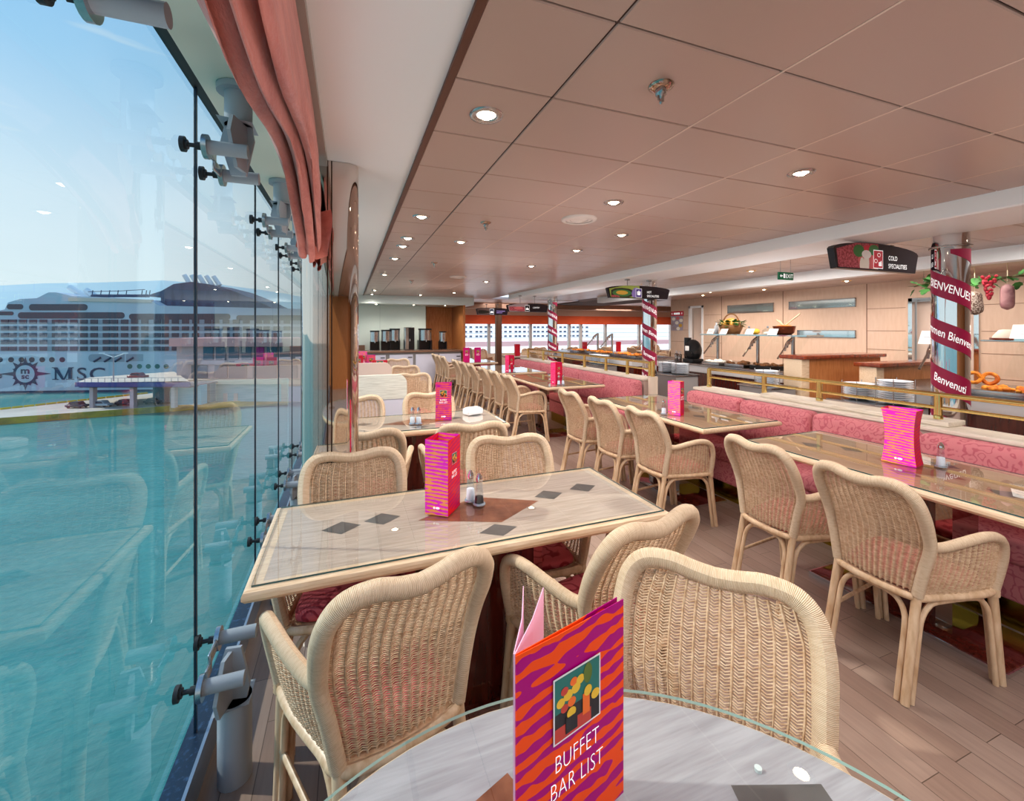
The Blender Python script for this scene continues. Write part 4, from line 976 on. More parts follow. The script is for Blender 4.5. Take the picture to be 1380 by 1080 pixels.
station('grey plate station left of the nearest striped column', 4.72, 2.62, [(-.15, 11), (.15, 8)], ['white dinner plate in the tall stack left of the nearest striped column', 'white dinner plate in the shorter stack left of the nearest striped column'])
station('grey plate station in front of the central buffet counter', 4.85, 3.88, [(0, 9)], ['white dinner plate in the stack before the central buffet counter'], .22)
station('grey plate station right of the hot-food column', 4.75, 5.42, [(-.15, 8), (.15, 8)], ['grey-white dinner plate in right stack behind the second striped tent card', 'grey-white dinner plate in left stack behind the second striped tent card'])
station('grey plate station beyond the brass railing, far along the buffet', 4.65, 7.4, [(-.14, 9), (.15, 9)], ['white dinner plate in near stack beyond the far brass railing', 'white dinner plate in far stack beyond the far brass railing'])
# sneeze guards
guard_glass = thin_glass('guard_glass', (.96, .985, .98), 1.45)
def guard(label, x, y, card=True, zt=.92, h=.47, shelf=True):
    t = thing('sneeze_guard', label, 'sneeze guard', (x, y, zt+.0005))
    mb = MB(); mb.cyl((0, 0, 0), .024, h, 16); mb.cyl((0, 0, 0), .045, .012, 18); obj('post', mb, steel, t)
    mb = MB()
    for k in range(3):
        r_ = .10+.05*k; mb.tube([(.02+.0-r_*sin(a)*.9, 0, h-.02-r_*(1-cos(a))*.9) for a in [i*pi/2/8 for i in range(9)]], .009, 8, flat=2)
    mb.tube([(-.03, 0, h-.02), (-.30, 0, h-.30)], .012, 8)
    obj('curved_bracket', mb, chrome, t)
    mb = MB(); mb.poly([(-.03, -.26, h), (-.03, .26, h), (-.33, .26, h-.31), (-.33, -.26, h-.31)]); obj('glass_screen', mb, guard_glass, t)
    if shelf: mb = MB(); mb.box(-.12, .22, -.27, .27, h, h+.02); obj('shelf', mb, slotm, t)
    return t
GU = 'steel sneeze guard post with bracket '
for x, y, lb in ((5.75, 5.5, 'under the flower basket'), (5.75, 4.75, 'under the glass domes on central buffet'), (5.75, 4.2, 'left of the wood service counter')): guard(GU+lb, x, y)
guard(GU+'just left of the nearest striped column', 5.7, 2.62, shelf=False)
guard(GU+'right of the nearest striped column, under the hanging sausages', 5.7, 1.75)
for y, lb in ((7.0, 'right of the hot-food column'), (8.3, 'over the orange food, nearest of two'), (8.9, 'over the orange food, farther of two')): guard(GU+lb, 5.55, y, shelf=False)
def card(x, y, z, label, w=.14):
    t = thing('info_card', label, 'card', (x, y, z)); mb = MB()
    Mx = Matrix.Rotation(radians(-90), 4, 'Z') @ Matrix.Rotation(radians(62), 4, 'X')
    mb.add([Mx @ Vector(p) for p in ((-w/2, 0, 0), (w/2, 0, 0), (w/2, w*.7, 0), (-w/2, w*.7, 0))], [(0, 1, 2, 3)]); obj('sheet', mb, paper, t)
    mb = MB()
    for k in range(3):
        a = w*.7*(.3+.2*k); mb.add([Mx @ Vector(p) for p in ((-w*.35, a, .001), (w*.35, a, .001), (w*.35, a+.006, .001), (-w*.35, a+.006, .001))], [(0, 1, 2, 3)])
    obj('printed_lines', mb, MT['grey_lettering'], t)
for y, lb in ((5.55, 'below the basket, leftmost on central buffet shelf'), (5.28, 'below the basket, second on central buffet shelf'), (4.8, 'below the glass domes'), (4.42, 'under the copper pot')): card(5.62, y, 1.411, 'small white price-style card '+lb)
for y, w, lb in ((2.62, .22, 'large cream card on guard left of the nearest striped column'), ): card(5.6, y, 1.34, lb, w)
for y, lb in ((1.95, 'white card hanging left under the sausages'), (1.62, 'white card hanging right under the sausages'), (7.0, 'white card on guard right of the hot-food column')): card(5.58, y, 1.411, lb, .2)
# trays of food
def tray(x, y, label, m, wx=.3, wy=.24, z=.9205, name='food_tray'):
    t = thing(name, label, 'food tray', (x, y, z)); mb = MB()
    mb.rbox(-wx/2, wx/2, -wy/2, wy/2, 0, .05, .006); obj('pan', mb, steel if 'dark' not in label else black_m, t)
    mb = MB(); R_ = random.Random(int(x*100+y*1000))
    for k in range(22): mb.sphere(((R_.random()-.5)*wx*.8, (R_.random()-.5)*wy*.8, .052+.012*R_.random()), .018+.02*R_.random(), 7, 0, (1.3, 1, .8))
    obj('food', mb, m, t)
for i, (x, y, lb, m) in enumerate(((5.5, 5.25, 'white tray behind central guard posts', fd_w), (5.55, 4.85, 'long shallow tray of browned food on central buffet', food_brown), (5.6, 4.45, 'dark pan of browned food before the wood service counter', food_brown), (5.3, 1.95, 'orange food on tray right of the nearest striped column', food_orange), (5.35, 1.55, 'tray of orange pieces at right edge of photo', food_orange), (5.35, 1.15, 'dark pan of sausages at right edge of photo', food_brown))):
    tray(x, y, lb, m, .36, .34)
for i in range(5): tray(5.3+.1*(i % 2), 7.1+.55*i, f'tray of orange bread and fruit on the farther buffet, {["nearest", "second", "middle", "fourth", "farthest"][i]} of five', food_orange, .34, .42)
o = obj('pretzel', MB().tube([(.07*cos(a)*(1+.35*cos(2*a)), .05*sin(2*a)*.9, .012*cos(3*a)) for a in [2*pi*k/32 for k in range(32)]], .016, 8, 0, True), food_orange, None, (5.25, 2.1, 1.06), (radians(80), 0, radians(-60))); tag(o, 'looped orange pretzel standing at the left of the orange food', 'pretzel')
# display on the central shelf (z = 1.41)
ZS = 1.411
t = thing('flower_basket', 'wicker basket with hoop handle holding cauliflower, cabbage and yellow flowers', 'basket', (5.84, 5.32, ZS))
mb = MB(); mb.lathe([(.0, .0), (.13, 0), (.17, .1), (.185, .14), (.175, .145), (.16, .1), (0, .02)], n=26); obj('basket', mb, MT['basket_weave'] if 'basket_weave' in MT else mat('basket_weave', 'b07c4c', .6, nz=(60, (1, 1, 2), .35, .65), col2='7a5030'), t)
mb = MB(); mb.tube([(0, .17*cos(pi*k/16), .13+.20*sin(pi*k/16)) for k in range(17)], .012, 8); obj('handle', mb, MT['basket_weave'], t)
mb = MB()
for k in range(26): a = rnd.random()*6.28; r_ = .13*sqrt(rnd.random()); mb.sphere((r_*cos(a), r_*sin(a), .15+.09*(1-r_/.15)), .045, 8)
obj('vegetables', mb, mat('pale_yellow_vegetable', 'f0cf86', .6, nz=(14, (1, 1, 1), .4, .6), col2='e09a2c'), t)
mb = MB()
def leaf_at(mb, p, s_, rz, rx):
    Mx = Matrix.Translation(p) @ Matrix.Rotation(rz, 4, 'Z') @ Matrix.Rotation(rx, 4, 'X')
    P = [(0, 0), (.35, .12), (.5, .45), (.3, .5), (.22, .85), (0, 1), (-.22, .85), (-.3, .5), (-.5, .45), (-.35, .12)]
    mb.add([Mx @ Vector((x*s_, y*s_, .12*s_*abs(x))) for x, y in P], [(0, 1, 2, 3), (0, 3, 4, 5), (0, 5, 6, 7), (0, 7, 8, 9)])
for k in range(46): a = k*.7; leaf_at(mb, (.15*cos(a)*rnd.uniform(.7, 1.2), .16*sin(a)*rnd.uniform(.7, 1.2), .13+.06*rnd.random()), .09, a-pi/2, rnd.uniform(-.4, .7))
obj('leaves', mb, leaf_m, t)
t = thing('copper_pot', 'round copper pot with wooden spoons on the buffet shelf', 'pot', (5.84, 4.40, ZS))
mb = MB(); mb.lathe([(0, 0), (.09, 0), (.125, .03), (.14, .1), (.145, .125), (.137, .125), (.13, .1), (0, .09)], n=28); obj('bowl', mb, mat('copper', '8a4630', .25, metal=.85), t)
mb = MB(); mb.lathe([(.13, .112), (.08, .135), (0, .14)], n=20); obj('filling', mb, food_orange, t)
for a, l_ in ((-.9, .30), (2.4, .16), (.9, .14)):
    mb = MB(); mb.tube([(0, 0, .12), (l_*.3*cos(a), l_*.85*sin(a), .12+.6*l_)], .011, 8); obj('wooden_spoon', mb, trim_wood, t)
dome_g = thin_glass('dome_glass', (.9, .93, .93), 1.5)
def dome(y, label, m):
    t = thing('glass_dome', label, 'glass dome', (5.84, y, ZS)); mb = MB(); mb.lathe([(.085, 0), (.085, .035), (.06, .075), (.02, .095), (0, .097)], n=22); obj('dome', mb, dome_g, t)
    mb = MB(); mb.sphere((0, 0, .112), .016, 12); obj('knob', mb, MT['thick_glass'], t); mb = MB(); mb.lathe([(0, .045), (.05, .035), (.065, .005), (0, .003)], n=16); obj('contents', mb, m, t)
dome(4.98, 'glass dome over dark red food, left one on the buffet shelf', fd_red); dome(4.66, 'glass dome over pale food, right one on the buffet shelf', fd_w)
o = obj('yellow_fruit', MB().sphere((0, 0, .045), .045, 12, 0, (1, 1.5, 1)), mat('yellow_fruit', 'e9b93a', .5), None, (5.8, 4.83, ZS)); tag(o, 'yellow fruit between the two glass domes', 'fruit')
t = thing('sauce_bottle', 'grey-white bottle standing left of the flower basket', 'bottle', (5.84, 5.62, ZS)); mb = MB(); mb.lathe([(0, 0), (.035, 0), (.035, .12), (.014, .16), (.014, .19), (0, .19)], n=16); obj('bottle', mb, plate_m, t)
t = thing('drinks_machine', 'black rounded drinks machine on the buffet left of the guard posts', 'drinks machine', (5.55, 5.85, .9205)); mb = MB(); mb.sphere((0, 0, .20), .16, 20, 0, (.8, 1, 1.2)); mb.rbox(-.12, .12, -.12, .12, 0, .06, .01); mb.cyl((0, .12, .06), .06, .36, 16); obj('body', mb, black_m, t); mb = MB(); mb.rbox(-.142, -.13, -.05, .03, .2, .28, .003); obj('paper_label', mb, paper, t)
for k, (y, h_) in enumerate(((6.02, .13), (6.10, .14))):
    t = thing('cutlery_pot', f'steel cutlery pot {("nearer", "beside")[k]} the black drinks machine', 'cutlery pot', (5.42, y, .9205)); mb = MB(); mb.lathe([(0, 0), (.034, 0), (.034, h_), (.031, h_), (.03, .01), (0, .01)], n=16); obj('pot', mb, steel, t); mb = MB()
    for q in range(5): mb.tube([(.0, 0, .02), (.02*cos(q*1.3), .02*sin(q*1.3), h_+.05)], .004, 6)
    obj('cutlery', mb, chrome, t)
# table lamp heat lamp on right counter, bell dish
t = thing('warming_lamp', 'pale pleated dome on a small shelf left of the hanging sausages', 'lamp', (6.6, 2.42, 1.40)); mb = MB(); mb.lathe([(.13, 0), (.125, .02), (.08, .085), (.05, .09), (0, .09)], n=24); obj('pleated_shade', mb, mat('pleated_cream', 'dccdbb', .6), t); mb = MB(); mb.cyl((0, 0, -.02), .15, .02, 20); obj('tray', mb, mahog_edge, t)
t = thing('wall_shelf', 'long thin glass shelf carrying white cards under the sausages', 'shelf', (6.65, 1.6, 1.358)); mb = MB(); mb.rbox(-.18, .18, -1.0, 1.0, 0, .02, .004); obj('board', mb, slotm, t); mb = MB()
for y in (-.9, .35): mb.cyl((.12, y, -.438), .012, .438, 10)
obj('support', mb, steel, t)
# hanging sausages, garland and grapes
rope = mat('string', 'd9c8a8', .8)
def sausage(x, y, zt, pts, rad, m, label):
    t = thing('hanging_sausage', label, 'sausage', (x, y, zt)); mb = MB(); mb.tube(spline(pts, 4), [r_ for r_ in [rad*min(1, sqrt(max(.02, 1-abs(2*i/((len(pts)-1)*4)-1)**5))) for i in range((len(pts)-1)*4+1)]], 14); obj('sausage', mb, m, t)
    mb = MB(); mb.tube([(0, 0, 2.235-zt), pts[0]], .003, 5); obj('string', mb, rope, t)
net = mat('netted_salami', 'b3a396', .7, nz=(70, (1, 1, 1), .45, .55), col2='5c4438')
sausage(6.9, 2.82, 1.94, [(0, 0, 0), (0, .01, -.08), (0, .0, -.18), (0, -.01, -.28)], .075, net, 'fat netted salami hanging just right of the nearest striped column')
sausage(6.9, 2.55, 2.0, [(0, 0, 0), (0, 0, -.1), (0, 0, -.2), (0, 0, -.29)], .058, mat('purple_salami', '8a5a60', .6, nz=(12, (1, 1, 1), .4, .6), col2='a87c7c'), 'smooth purplish salami hanging second from the column')
sausage(6.9, 2.26, 2.04, [(0, 0, 0), (0, .02, -.12), (0, .015, -.26), (0, -.02, -.38), (0, -.07, -.46)], .036, mat('mouldy_sausage', 'a29a98', .7, nz=(40, (1, 1, 1), .4, .6), col2='6b5c58'), 'long thin greyish sausage hanging above the bell-shaped cheese')
sausage(6.9, 2.05, 1.95, [(0, 0, 0), (0, 0, -.12), (0, 0, -.2)], .05, MT['purple_salami'], 'dark sausage cut by the right edge of the photo')
t = thing('hanging_cheese', 'bell-shaped pale cheese hanging below the thin sausage', 'cheese', (6.85, 2.28, 1.47)); mb = MB(); mb.lathe([(0, 0), (.085, .005), (.10, .03), (.085, .05), (.05, .06), (.05, .11), (.02, .14), (0, .142)], n=24); obj('cheese', mb, mat('pale_cheese', 'd9bf98', .5), t); mb = MB(); mb.tube([(0, 0, .14), (0, 0, .765)], .003, 5); obj('string', mb, rope, t)
t = thing('vine_garland', 'green vine garland strung under the ceiling across the serving line', 'garland', (6.9, 2.4, 2.05)); mb = MB(); G = [(0, 1.0-2.6*k/20, .03*sin(k*1.1)) for k in range(21)]; mb.tube(spline(G, 3), .009, 6); obj('vine', mb, mat('vine_stem', '5a4a2a', .7), t); mb = MB()
for k in range(90): y = 1.0-2.5*rnd.random(); leaf_at(mb, (rnd.uniform(-.04, .04), y, rnd.uniform(-.05, .05)), rnd.uniform(.08, .13), rnd.random()*6.3, rnd.uniform(-1.2, 1.2))
obj('leaf', mb, leaf_m, t); t.children[-1].name = 'leaves'
mb = MB(); mb.tube([(0, .9, .04), (0, .9, .188)], .004, 6); mb.tube([(0, -1.2, .04), (0, -1.2, .188)], .004, 6); obj('hook', mb, steel, t)
def grapes(y, m, label):
    t = thing('grape_bunch', label, 'grapes', (6.86, y, 2.12)); mb = MB()
    for k in range(60): q = rnd.random(); a = rnd.random()*6.28; r_ = .055*(1-q)**.7; mb.sphere((r_*cos(a), r_*sin(a), -.02-.26*q), .017, 7)
    obj('grapes', mb, m, t); mb = MB(); mb.tube([(0, 0, .02), (0, 0, -.05)], .005, 6); obj('stem', mb, MT['vine_stem'], t)
grapes(2.68, mat('red_grape', 'a82a3a', .3), 'red grape bunch hanging from the garland beside the fat salami'); grapes(2.09, mat('golden_grape', 'd99a62', .3), 'golden grape bunch hanging from the garland at the right edge')
# poster
t = thing('wall_poster', 'red-topped poster of round desserts on the tan wall left of a door', 'poster', (7.988, 8.98, 1.45)); Mx = frame((0, 0, 0), (0, -1, 0), (0, 0, 1))
obj('sheet', MB().box(0, .008, -.21, .21, 0, .42), mat('lilac_grey', 'a79aa8', .5), t); obj('red_header', MB().box(-.002, .009, -.23, .23, .38, .50), red_sign, t); mb = MB()
for x0, x1 in ((-.19, -.17), (-.11, .11), (.17, .19)): mb.poly([Mx @ Vector((x, y_, .003)) for x, y_ in ((x0, .415), (x1, .415), (x1, .465), (x0, .465))])
obj('header_mark', mb, white_flat, t)
mb = MB(); mm = [fd_w, fd_y, fd_red2, MT['sign_grey_pink']]
for k, (x, y_) in enumerate(((-.12, .3), (.03, .32), (.15, .26), (-.16, .17), (.0, .2), (.13, .13), (-.1, .06), (.05, .05))): mb.poly([Mx @ Vector((x+.065*cos(a), y_+.045*sin(a), .001+.0005*k)) for a in [2*pi*q/14 for q in range(14)]], (0, 2, 0, 3, 0, 1, 3, 0)[k])
obj('dessert_pictures', mb, mm, t)
# ------------------------------------------------------------------ coffee station
t = thing('coffee_counter', 'long low counter with brown top and lavender-white doors under the coffee machines', 'counter', (1.2, 11.1, 0))
obj('worktop', MB().rbox(-1.75, 1.5, -.32, .48, .91, .95, .008), mat('brown_worktop', '7a5a48', .3), t); obj('carcass', MB().box(-1.7, 1.48, -.24, .46, .08, .91), counter_grey, t); obj('plinth', MB().box(-1.65, 1.45, -.2, .44, 0, .08), dark_steel, t)
for x0 in (-1.6, -.95, -.3, .33, .92): obj('door', MB().rbox(x0, x0+.56, -.265, -.242, .12, .86, .004), lav, t); obj('door_handle', MB().box(x0+.44, x0+.54, -.28, -.265, .78, .80), black_m, t.children[-1])
obj('splashback', MB().box(-1.7, -.85, .40, .48, .95, 1.08), MT['brown_worktop'], t)
def urn(x, w, h, label, dark=False, name='coffee_urn'):
    t = thing(name, label, 'coffee machine', (x, 11.1, .9505)); r_ = w/2
    mb = MB(); mb.rbox(-r_, r_, -r_, r_, 0, .02, .005); mb.cyl((0, 0, h*.45), r_*.98, h*.5, 20) if not dark else mb.rbox(-r_, r_, -r_, r_, .02, h, .02)
    obj('steel_body', mb, steel, t)
    mb = MB(); mb.cyl((0, 0, h*.93), r_*1.02, h*.07, 20); obj('lid', mb, black_m, t); mb = MB(); mb.box(-r_, -r_*.75, -r_*.5, r_, .02, h*.46).box(r_*.75, r_, -r_*.5, r_, .02, h*.46).box(-r_, r_, r_*.5, r_, .02, h*.46)
    if dark: obj('control_panel', MB().box(-r_*.2, r_*.9, -r_-.01, -r_, .03, h*.97), black_m, t)
    obj('black_housing', mb, black_m, t)
    mb = MB(); mb.cyl((0, -r_-.03, h*.40), .012, .06, 10); mb.cyl((0, -r_-.03, h*.42), .008, .05, 8, 0, Matrix.Rotation(radians(-90), 3, 'X')); obj('tap', mb, chrome, t)
for x, w, h, lb in ((.57, .22, .50, 'coffee urn with black base, leftmost on the back counter'), (.84, .24, .52, 'coffee urn second from the left on the back counter'), (1.05, .25, .55, 'coffee urn third from left with domed lid')): urn(x, w, h, lb)
urn(1.40, .24, .58, 'tall narrow black and steel machine in the middle of the back counter', True, 'hot_water_tower')
urn(1.80, .34, .55, 'widest steel urn on the back counter, right of the tall tower')
urn(2.26, .20, .48, 'slim steel urn at the right end of the back counter')
# ------------------------------------------------------------------ booth partitions on the window side
for y, x1, zt, m, lb, nm in ((4.95, .60, .985, wood_white, 'white-washed partition with rounded top corner behind the window tables', 'booth_partition'), (6.15, .54, 1.03, pink_panel, 'pinkish partition showing just above the white one', 'booth_partition')):
    t = thing(nm, lb, 'partition', (0, y, 0)); P = [(-.4, 0), (x1, 0)]+[(x1-.1+.1*cos(a), .27-.1+.1*sin(a)) for a in [pi/2*k/8 for k in range(9)]]+[(-.4, .27)]
    Mx = frame((0, 0, zt-.27), (1, 0, 0), (0, 0, 1)); mb = MB(); mb.prism(P, .06, 0, Mx, -.06); obj('rounded_headboard', mb, m, t); obj('lower_panel', MB().box(-.4, x1-.01, .008, .052, 0, zt-.27), lav, t)
# ------------------------------------------------------------------ far dining area
FC = 'distant armchairs before the far windows'
R2 = random.Random(3)
FP = ((3.5, 11.7), (3.75, 12.9), (4.75, 10.3), (5.0, 11.6), (5.6, 12.2), (6.2, 11.3), (6.7, 12.6), (7.4, 11.2), (7.9, 12.4), (8.6, 11.4), (9.2, 12.6), (9.9, 11.5), (10.4, 12.7), (11.1, 11.6)); FW = across(FP)
for i, (x, y) in enumerate(((3.5, 11.7), (3.75, 12.9), (4.75, 10.3), (5.0, 11.6), (5.6, 12.2), (6.2, 11.3), (6.7, 12.6), (7.4, 11.2), (7.9, 12.4), (8.6, 11.4), (9.2, 12.6), (9.9, 11.5), (10.4, 12.7), (11.1, 11.6))):
    far_chair(x, y, R2.choice((0, 180, 170, 10, -90)), FW[i]+' of the distant wicker armchairs before the far windows', FC)
t0 = None
TP = ((4.3, 11.0), (5.7, 11.45), (7.0, 12.0), (8.2, 11.9), (9.5, 12.1), (10.7, 12.1)); TW = across(TP)
for i, (x, y) in enumerate(((4.3, 11.0), (5.7, 11.45), (7.0, 12.0), (8.2, 11.9), (9.5, 12.1), (10.7, 12.1))):
    t = thing('dining_table', TW[i]+' of the distant wooden tables before the far windows', 'table', (x, y+.0, 0), 0, 'distant tables'); obj('tabletop', MB().rbox(-.35, .35, -.3, .3, .71, .75, .01), lam, t); obj('pedestal', MB().box(-.1, .1, -.1, .1, 0, .71), mahog, t)
    tent(x, y, .7505, .32, .14, 0, TW[i]+' of the dark red cards standing on distant tables', d=.08, ca=red_card, cs=red_card, group='dark red cards on distant tables', pic=False)
# ------------------------------------------------------------------ outside: harbour, ship, sky
YAW = .3605; cs, sn = cos(YAW), sin(YAW)
water = mat('harbour_water', '4c928c', .3, bump=(.55, .5, (1, 2.2, 1)), nz=(.05, (1, 3, 1), .3, .7), col2='3f837f', spec=.2)
ba = [n for n in water.node_tree.nodes if n.type == 'BUMP'][0]; ba.inputs['Distance'].default_value = .6
o = obj('harbour_water', MB().poly([(-1500, -600, -18), (1500, -600, -18), (1500, 2500, -18), (-1500, 2500, -18)]), water); o['kind'] = 'structure'
hull_w = mat('ship_white_in_shade', 'c6d2de', .5, nz=(.08, (1, 1, 1), .3, .7), col2='b4c2d2'); ship_dark = mat('ship_window_dark', '3c4254', .2); ship_navy = mat('ship_navy', '24405f', .5)  # hull_w is white with its bluish shade painted into the colour
deck_sh = mat('balcony_shade', '93a0ae', .6); funnel_m = mat('funnel_dark', '3c465e', .6, nz=(.6, (1, 1, .3), .4, .6), col2='525d76'); deck_tan = mat('deck_tan', 'd8c8bc', .6); ship_bright = mat('ship_sunlit', 'eef2f5', .4)  # deck_sh paints the shadow in recesses; ship_bright is white painted as sunlit
D0 = 133.0; PSI = .08; X0 = (200-690)/579*D0
O_ = Vector((X0*cs+D0*sn, -X0*sn+D0*cs, 0))
def S(u, v):                      # drawing units of the ship's side elevation -> metres along / above
    q = (u-690)/579; a = (q*D0-X0)/(cos(PSI)-q*sin(PSI)); return a, 1.5-(v-443)/579*(D0+a*sin(PSI))
ship = thing('cruise_ship', 'white cruise ship with dark funnel and star emblem moored across the harbour', 'ship', O_, -YAW+PSI)
FX = Matrix(((1, 0, 0, 0), (0, 0, 1, 0), (0, 1, 0, 0), (0, 0, 0, 1)))   # poly xy -> local x,z ; extrusion -> +y (away)
def sp(name, P, y0, dep, m):
    mb = MB(); mb.prism([S(*p) for p in P], dep, 0, FX, y0); return obj(name, mb, m, ship)
sp('hull', [(-220, 533), (470, 524), (470, 476), (-220, 476)], 0, 28, hull_w)
sp('superstructure', [(-220, 478), (470, 478), (470, 418), (214, 412), (200, 404), (150, 401), (96, 399), (74, 394), (64, 394), (48, 402), (25, 403), (9, 408), (5, 417), (-25, 424), (-80, 440), (-220, 446)], .3, 26, hull_w)
sp('boot_stripe', [(-220, 533.5), (470, 524.5), (470, 522), (-220, 530)], -.1, 1, ship_navy)
sp('funnel', [(182, 398), (204, 391), (222, 381), (246, 378), (268, 381), (300, 389), (330, 401), (362, 416), (204, 413), (204, 398)], 4, 14, funnel_m)
for k in range(5): mb = MB(); a, z = S(222+10.5*k, 366+.5*k); a2, z2 = S(231+10.5*k, 381); mb.tube([(a, 9, z), (a2, 9, z2)], .75, 8); obj('exhaust_pipe', mb, ship_bright, ship)
for (u0, v0, u1, v1) in ((60, 384, 88, 400), (84, 388, 102, 400)): mb = MB(); a, z = S(u0, v0); a2, z2 = S(u1, v1); mb.tube([(a, 8, z), (a2, 8, z2)], .9, 8); obj('mast_wing', mb, ship_bright, ship)
mb = MB(); pts_ = [(95, 391), (140, 390), (175, 388)]; mb.tube([(S(*p)[0], 6, S(*p)[1]) for p in pts_], .12, 5); mb.tube([(S(100, 397)[0], 6, S(100, 397)[1]), (S(180, 397)[0], 6, S(180, 397)[1])], .5, 5)
for u in (100, 112, 124, 136, 148, 170, 176, 181): mb.tube([(S(u, 399)[0], 6, S(u, 399)[1]), (S(u+1.5, 389)[0], 6, S(u+1.5, 389)[1])], .12, 5)
obj('net_frame', mb, ship_navy, ship)
sp('sun_deck', [(92, 401), (204, 404), (204, 408), (92, 406)], -.05, 1, deck_tan)
def pill(u0, u1, v0, v1, nl=True, nr=True):
    h = (v1-v0)/2; c = (v0+v1)/2; P = []
    P += [(u1-h+h*sin(a), c-h*cos(a)) for a in [pi*k/8 for k in range(9)]] if nr else [(u1, v0), (u1, v1)]
    P += [(u0+h-h*sin(a), c+h*cos(a)) for a in [pi*k/8 for k in range(9)]] if nl else [(u0, v1), (u0, v0)]
    return P
for (u0, u1, v0, v1) in ((8, 30, 410, 417), (38, 117, 410, 418.5), (23, 167, 421, 429.5), (173, 310, 423, 431), (318, 420, 425, 432), (-60, 17, 420, 425)): sp('long_window', pill(u0, u1, v0, v1), .2, .3, ship_dark)
for k in range(5):
    v = 434+9.1*k; sp('balcony_row_shade', [(-220, v-3.6), (470, v-2.4), (470, v+3.4), (-220, v+3)], .22, .3, deck_sh)  # flat grey-blue strip painted as the shadow inside each balcony row
wn = MB(); a, z = S(0, 443); wn.box(-1.0, 1.0, 0, .2, -.62, .62); wme = wn.mesh('cabin_window', ship_dark); cnt = 0; rest = MB()
for k in range(5):
    for j in range(-9, 33):
        u = 3+13.7*j+(3 if j % 5 == 0 else 0); v = 434+9.1*k-.4
        if u > 400: continue
        a, z = S(u, v)
        if 0 <= u <= 262 and cnt < 96 : cnt += 1; obj('cabin_window', wme, None, ship, (a, .0, z))
        else: rest.box(a-1.0, a+1.0, 0, .2, z-.62, z+.62)
q = obj('cabin_windows', rest, ship_dark, ship); q['kind'] = 'stuff'
for u in (0, 15, 29, 43, 57, 70, 84): a, z = S(u, 485); mb = MB(); mb.cyl((a, .05, z), .8, .1, 14, 0, Matrix.Rotation(radians(90), 3, 'X')); obj('porthole', mb, ship_dark, ship)
teal_w = mat('teal_porthole', '1f6a66', .3)
for u in (175, 188, 200, 212, 224): a, z = S(u, 494); mb = MB(); mb.cyl((a, .05, z), .75, .1, 14, 0, Matrix.Rotation(radians(90), 3, 'X')); obj('porthole', mb, teal_w, ship)
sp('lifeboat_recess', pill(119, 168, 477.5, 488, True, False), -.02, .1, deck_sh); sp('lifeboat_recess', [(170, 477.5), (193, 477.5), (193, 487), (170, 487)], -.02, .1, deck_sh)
for u in (132, 146, 160, 176): mb = MB(); P = [S(u-5, 487.5), S(u+4, 482)]; mb.tube([(p[0], -.1, p[1]) for p in P], .3, 6); obj('davit', mb, ship_navy, ship)
# emblem: star ring with letters
cx, cz = S(34.5, 504); k1 = .2285
mb = MB(); M0 = Matrix.Translation((0, 0, 0))
def ep(P, mi, y): mb.poly([(cx+x*k1, y, cz+z_*k1) for x, z_ in P], mi)
for k in range(16):
    a = 2*pi*k/16; L_ = (32 if k in (0, 8) else 22.5) if k % 4 == 0 else (22 if k % 2 == 0 else 17); wv = .2
    if k % 2 == 0: ep([(14*cos(a-wv), 14*sin(a-wv)), (L_*cos(a), L_*sin(a)*(1 if k % 8 else 1)), (14*cos(a+wv), 14*sin(a+wv))], 0, -.08)
    else: ep([(14*cos(a-.13), 14*sin(a-.13)), (L_*cos(a), L_*sin(a)), (14*cos(a+.13), 14*sin(a+.13))], 0, -.08)
ep([(15*cos(2*pi*k/32), 15*sin(2*pi*k/32)) for k in range(32)], 0, -.10); ep([(11.5*cos(2*pi*k/32), 11.5*sin(2*pi*k/32)) for k in range(32)], 1, -.12)
obj('star_emblem', mb, [ship_navy, hull_w], ship)
MS = lambda u, v: frame((S(u, v)[0], -.14, S(u, v)[1]), (1, 0, 0), (0, 0, 1))
text('m', 11.5*k1, ship_navy, MS(34.5, 503.5), ship, sx=1.3, offset=.10); text('sc', 9.5*k1, ship_navy, MS(34.5, 510.5), ship, sx=1.2, offset=.08)
text('S', 23.5*k1, ship_navy, MS(110.5, 512), ship, sx=1.25, offset=.04); text('C', 23.5*k1, ship_navy, MS(131.5, 512), ship, sx=1.3, offset=.04); text('e', 12*k1, ship_navy, MS(0, 509.5), ship, offset=.08)
mb = MB()
def st(P): mb.poly([(S(u, v)[0], -.14-.004*len(mb.f), S(u, v)[1]) for u, v in P])
st([(72, 495.5), (78, 495.5), (87.5, 512), (84, 512)]); st([(93, 495.5), (96, 495.5), (87.5, 512), (85.8, 512)]); st([(74.3, 496), (76.4, 496), (76.4, 511.5), (74.3, 511.5)]); st([(92.6, 495.5), (97.6, 495.5), (97.6, 511.5), (92.6, 511.5)])
st([(71, 510.9), (79.7, 510.9), (79.7, 512), (71, 512)]); st([(90, 510.9), (100.5, 510.9), (100.5, 512), (90, 512)]); st([(70.5, 495.2), (78, 495.2), (78, 496.2), (70.5, 496.2)]); st([(93, 495.2), (100, 495.2), (100, 496.2), (93, 496.2)])
obj('lettering', mb, ship_navy, ship)
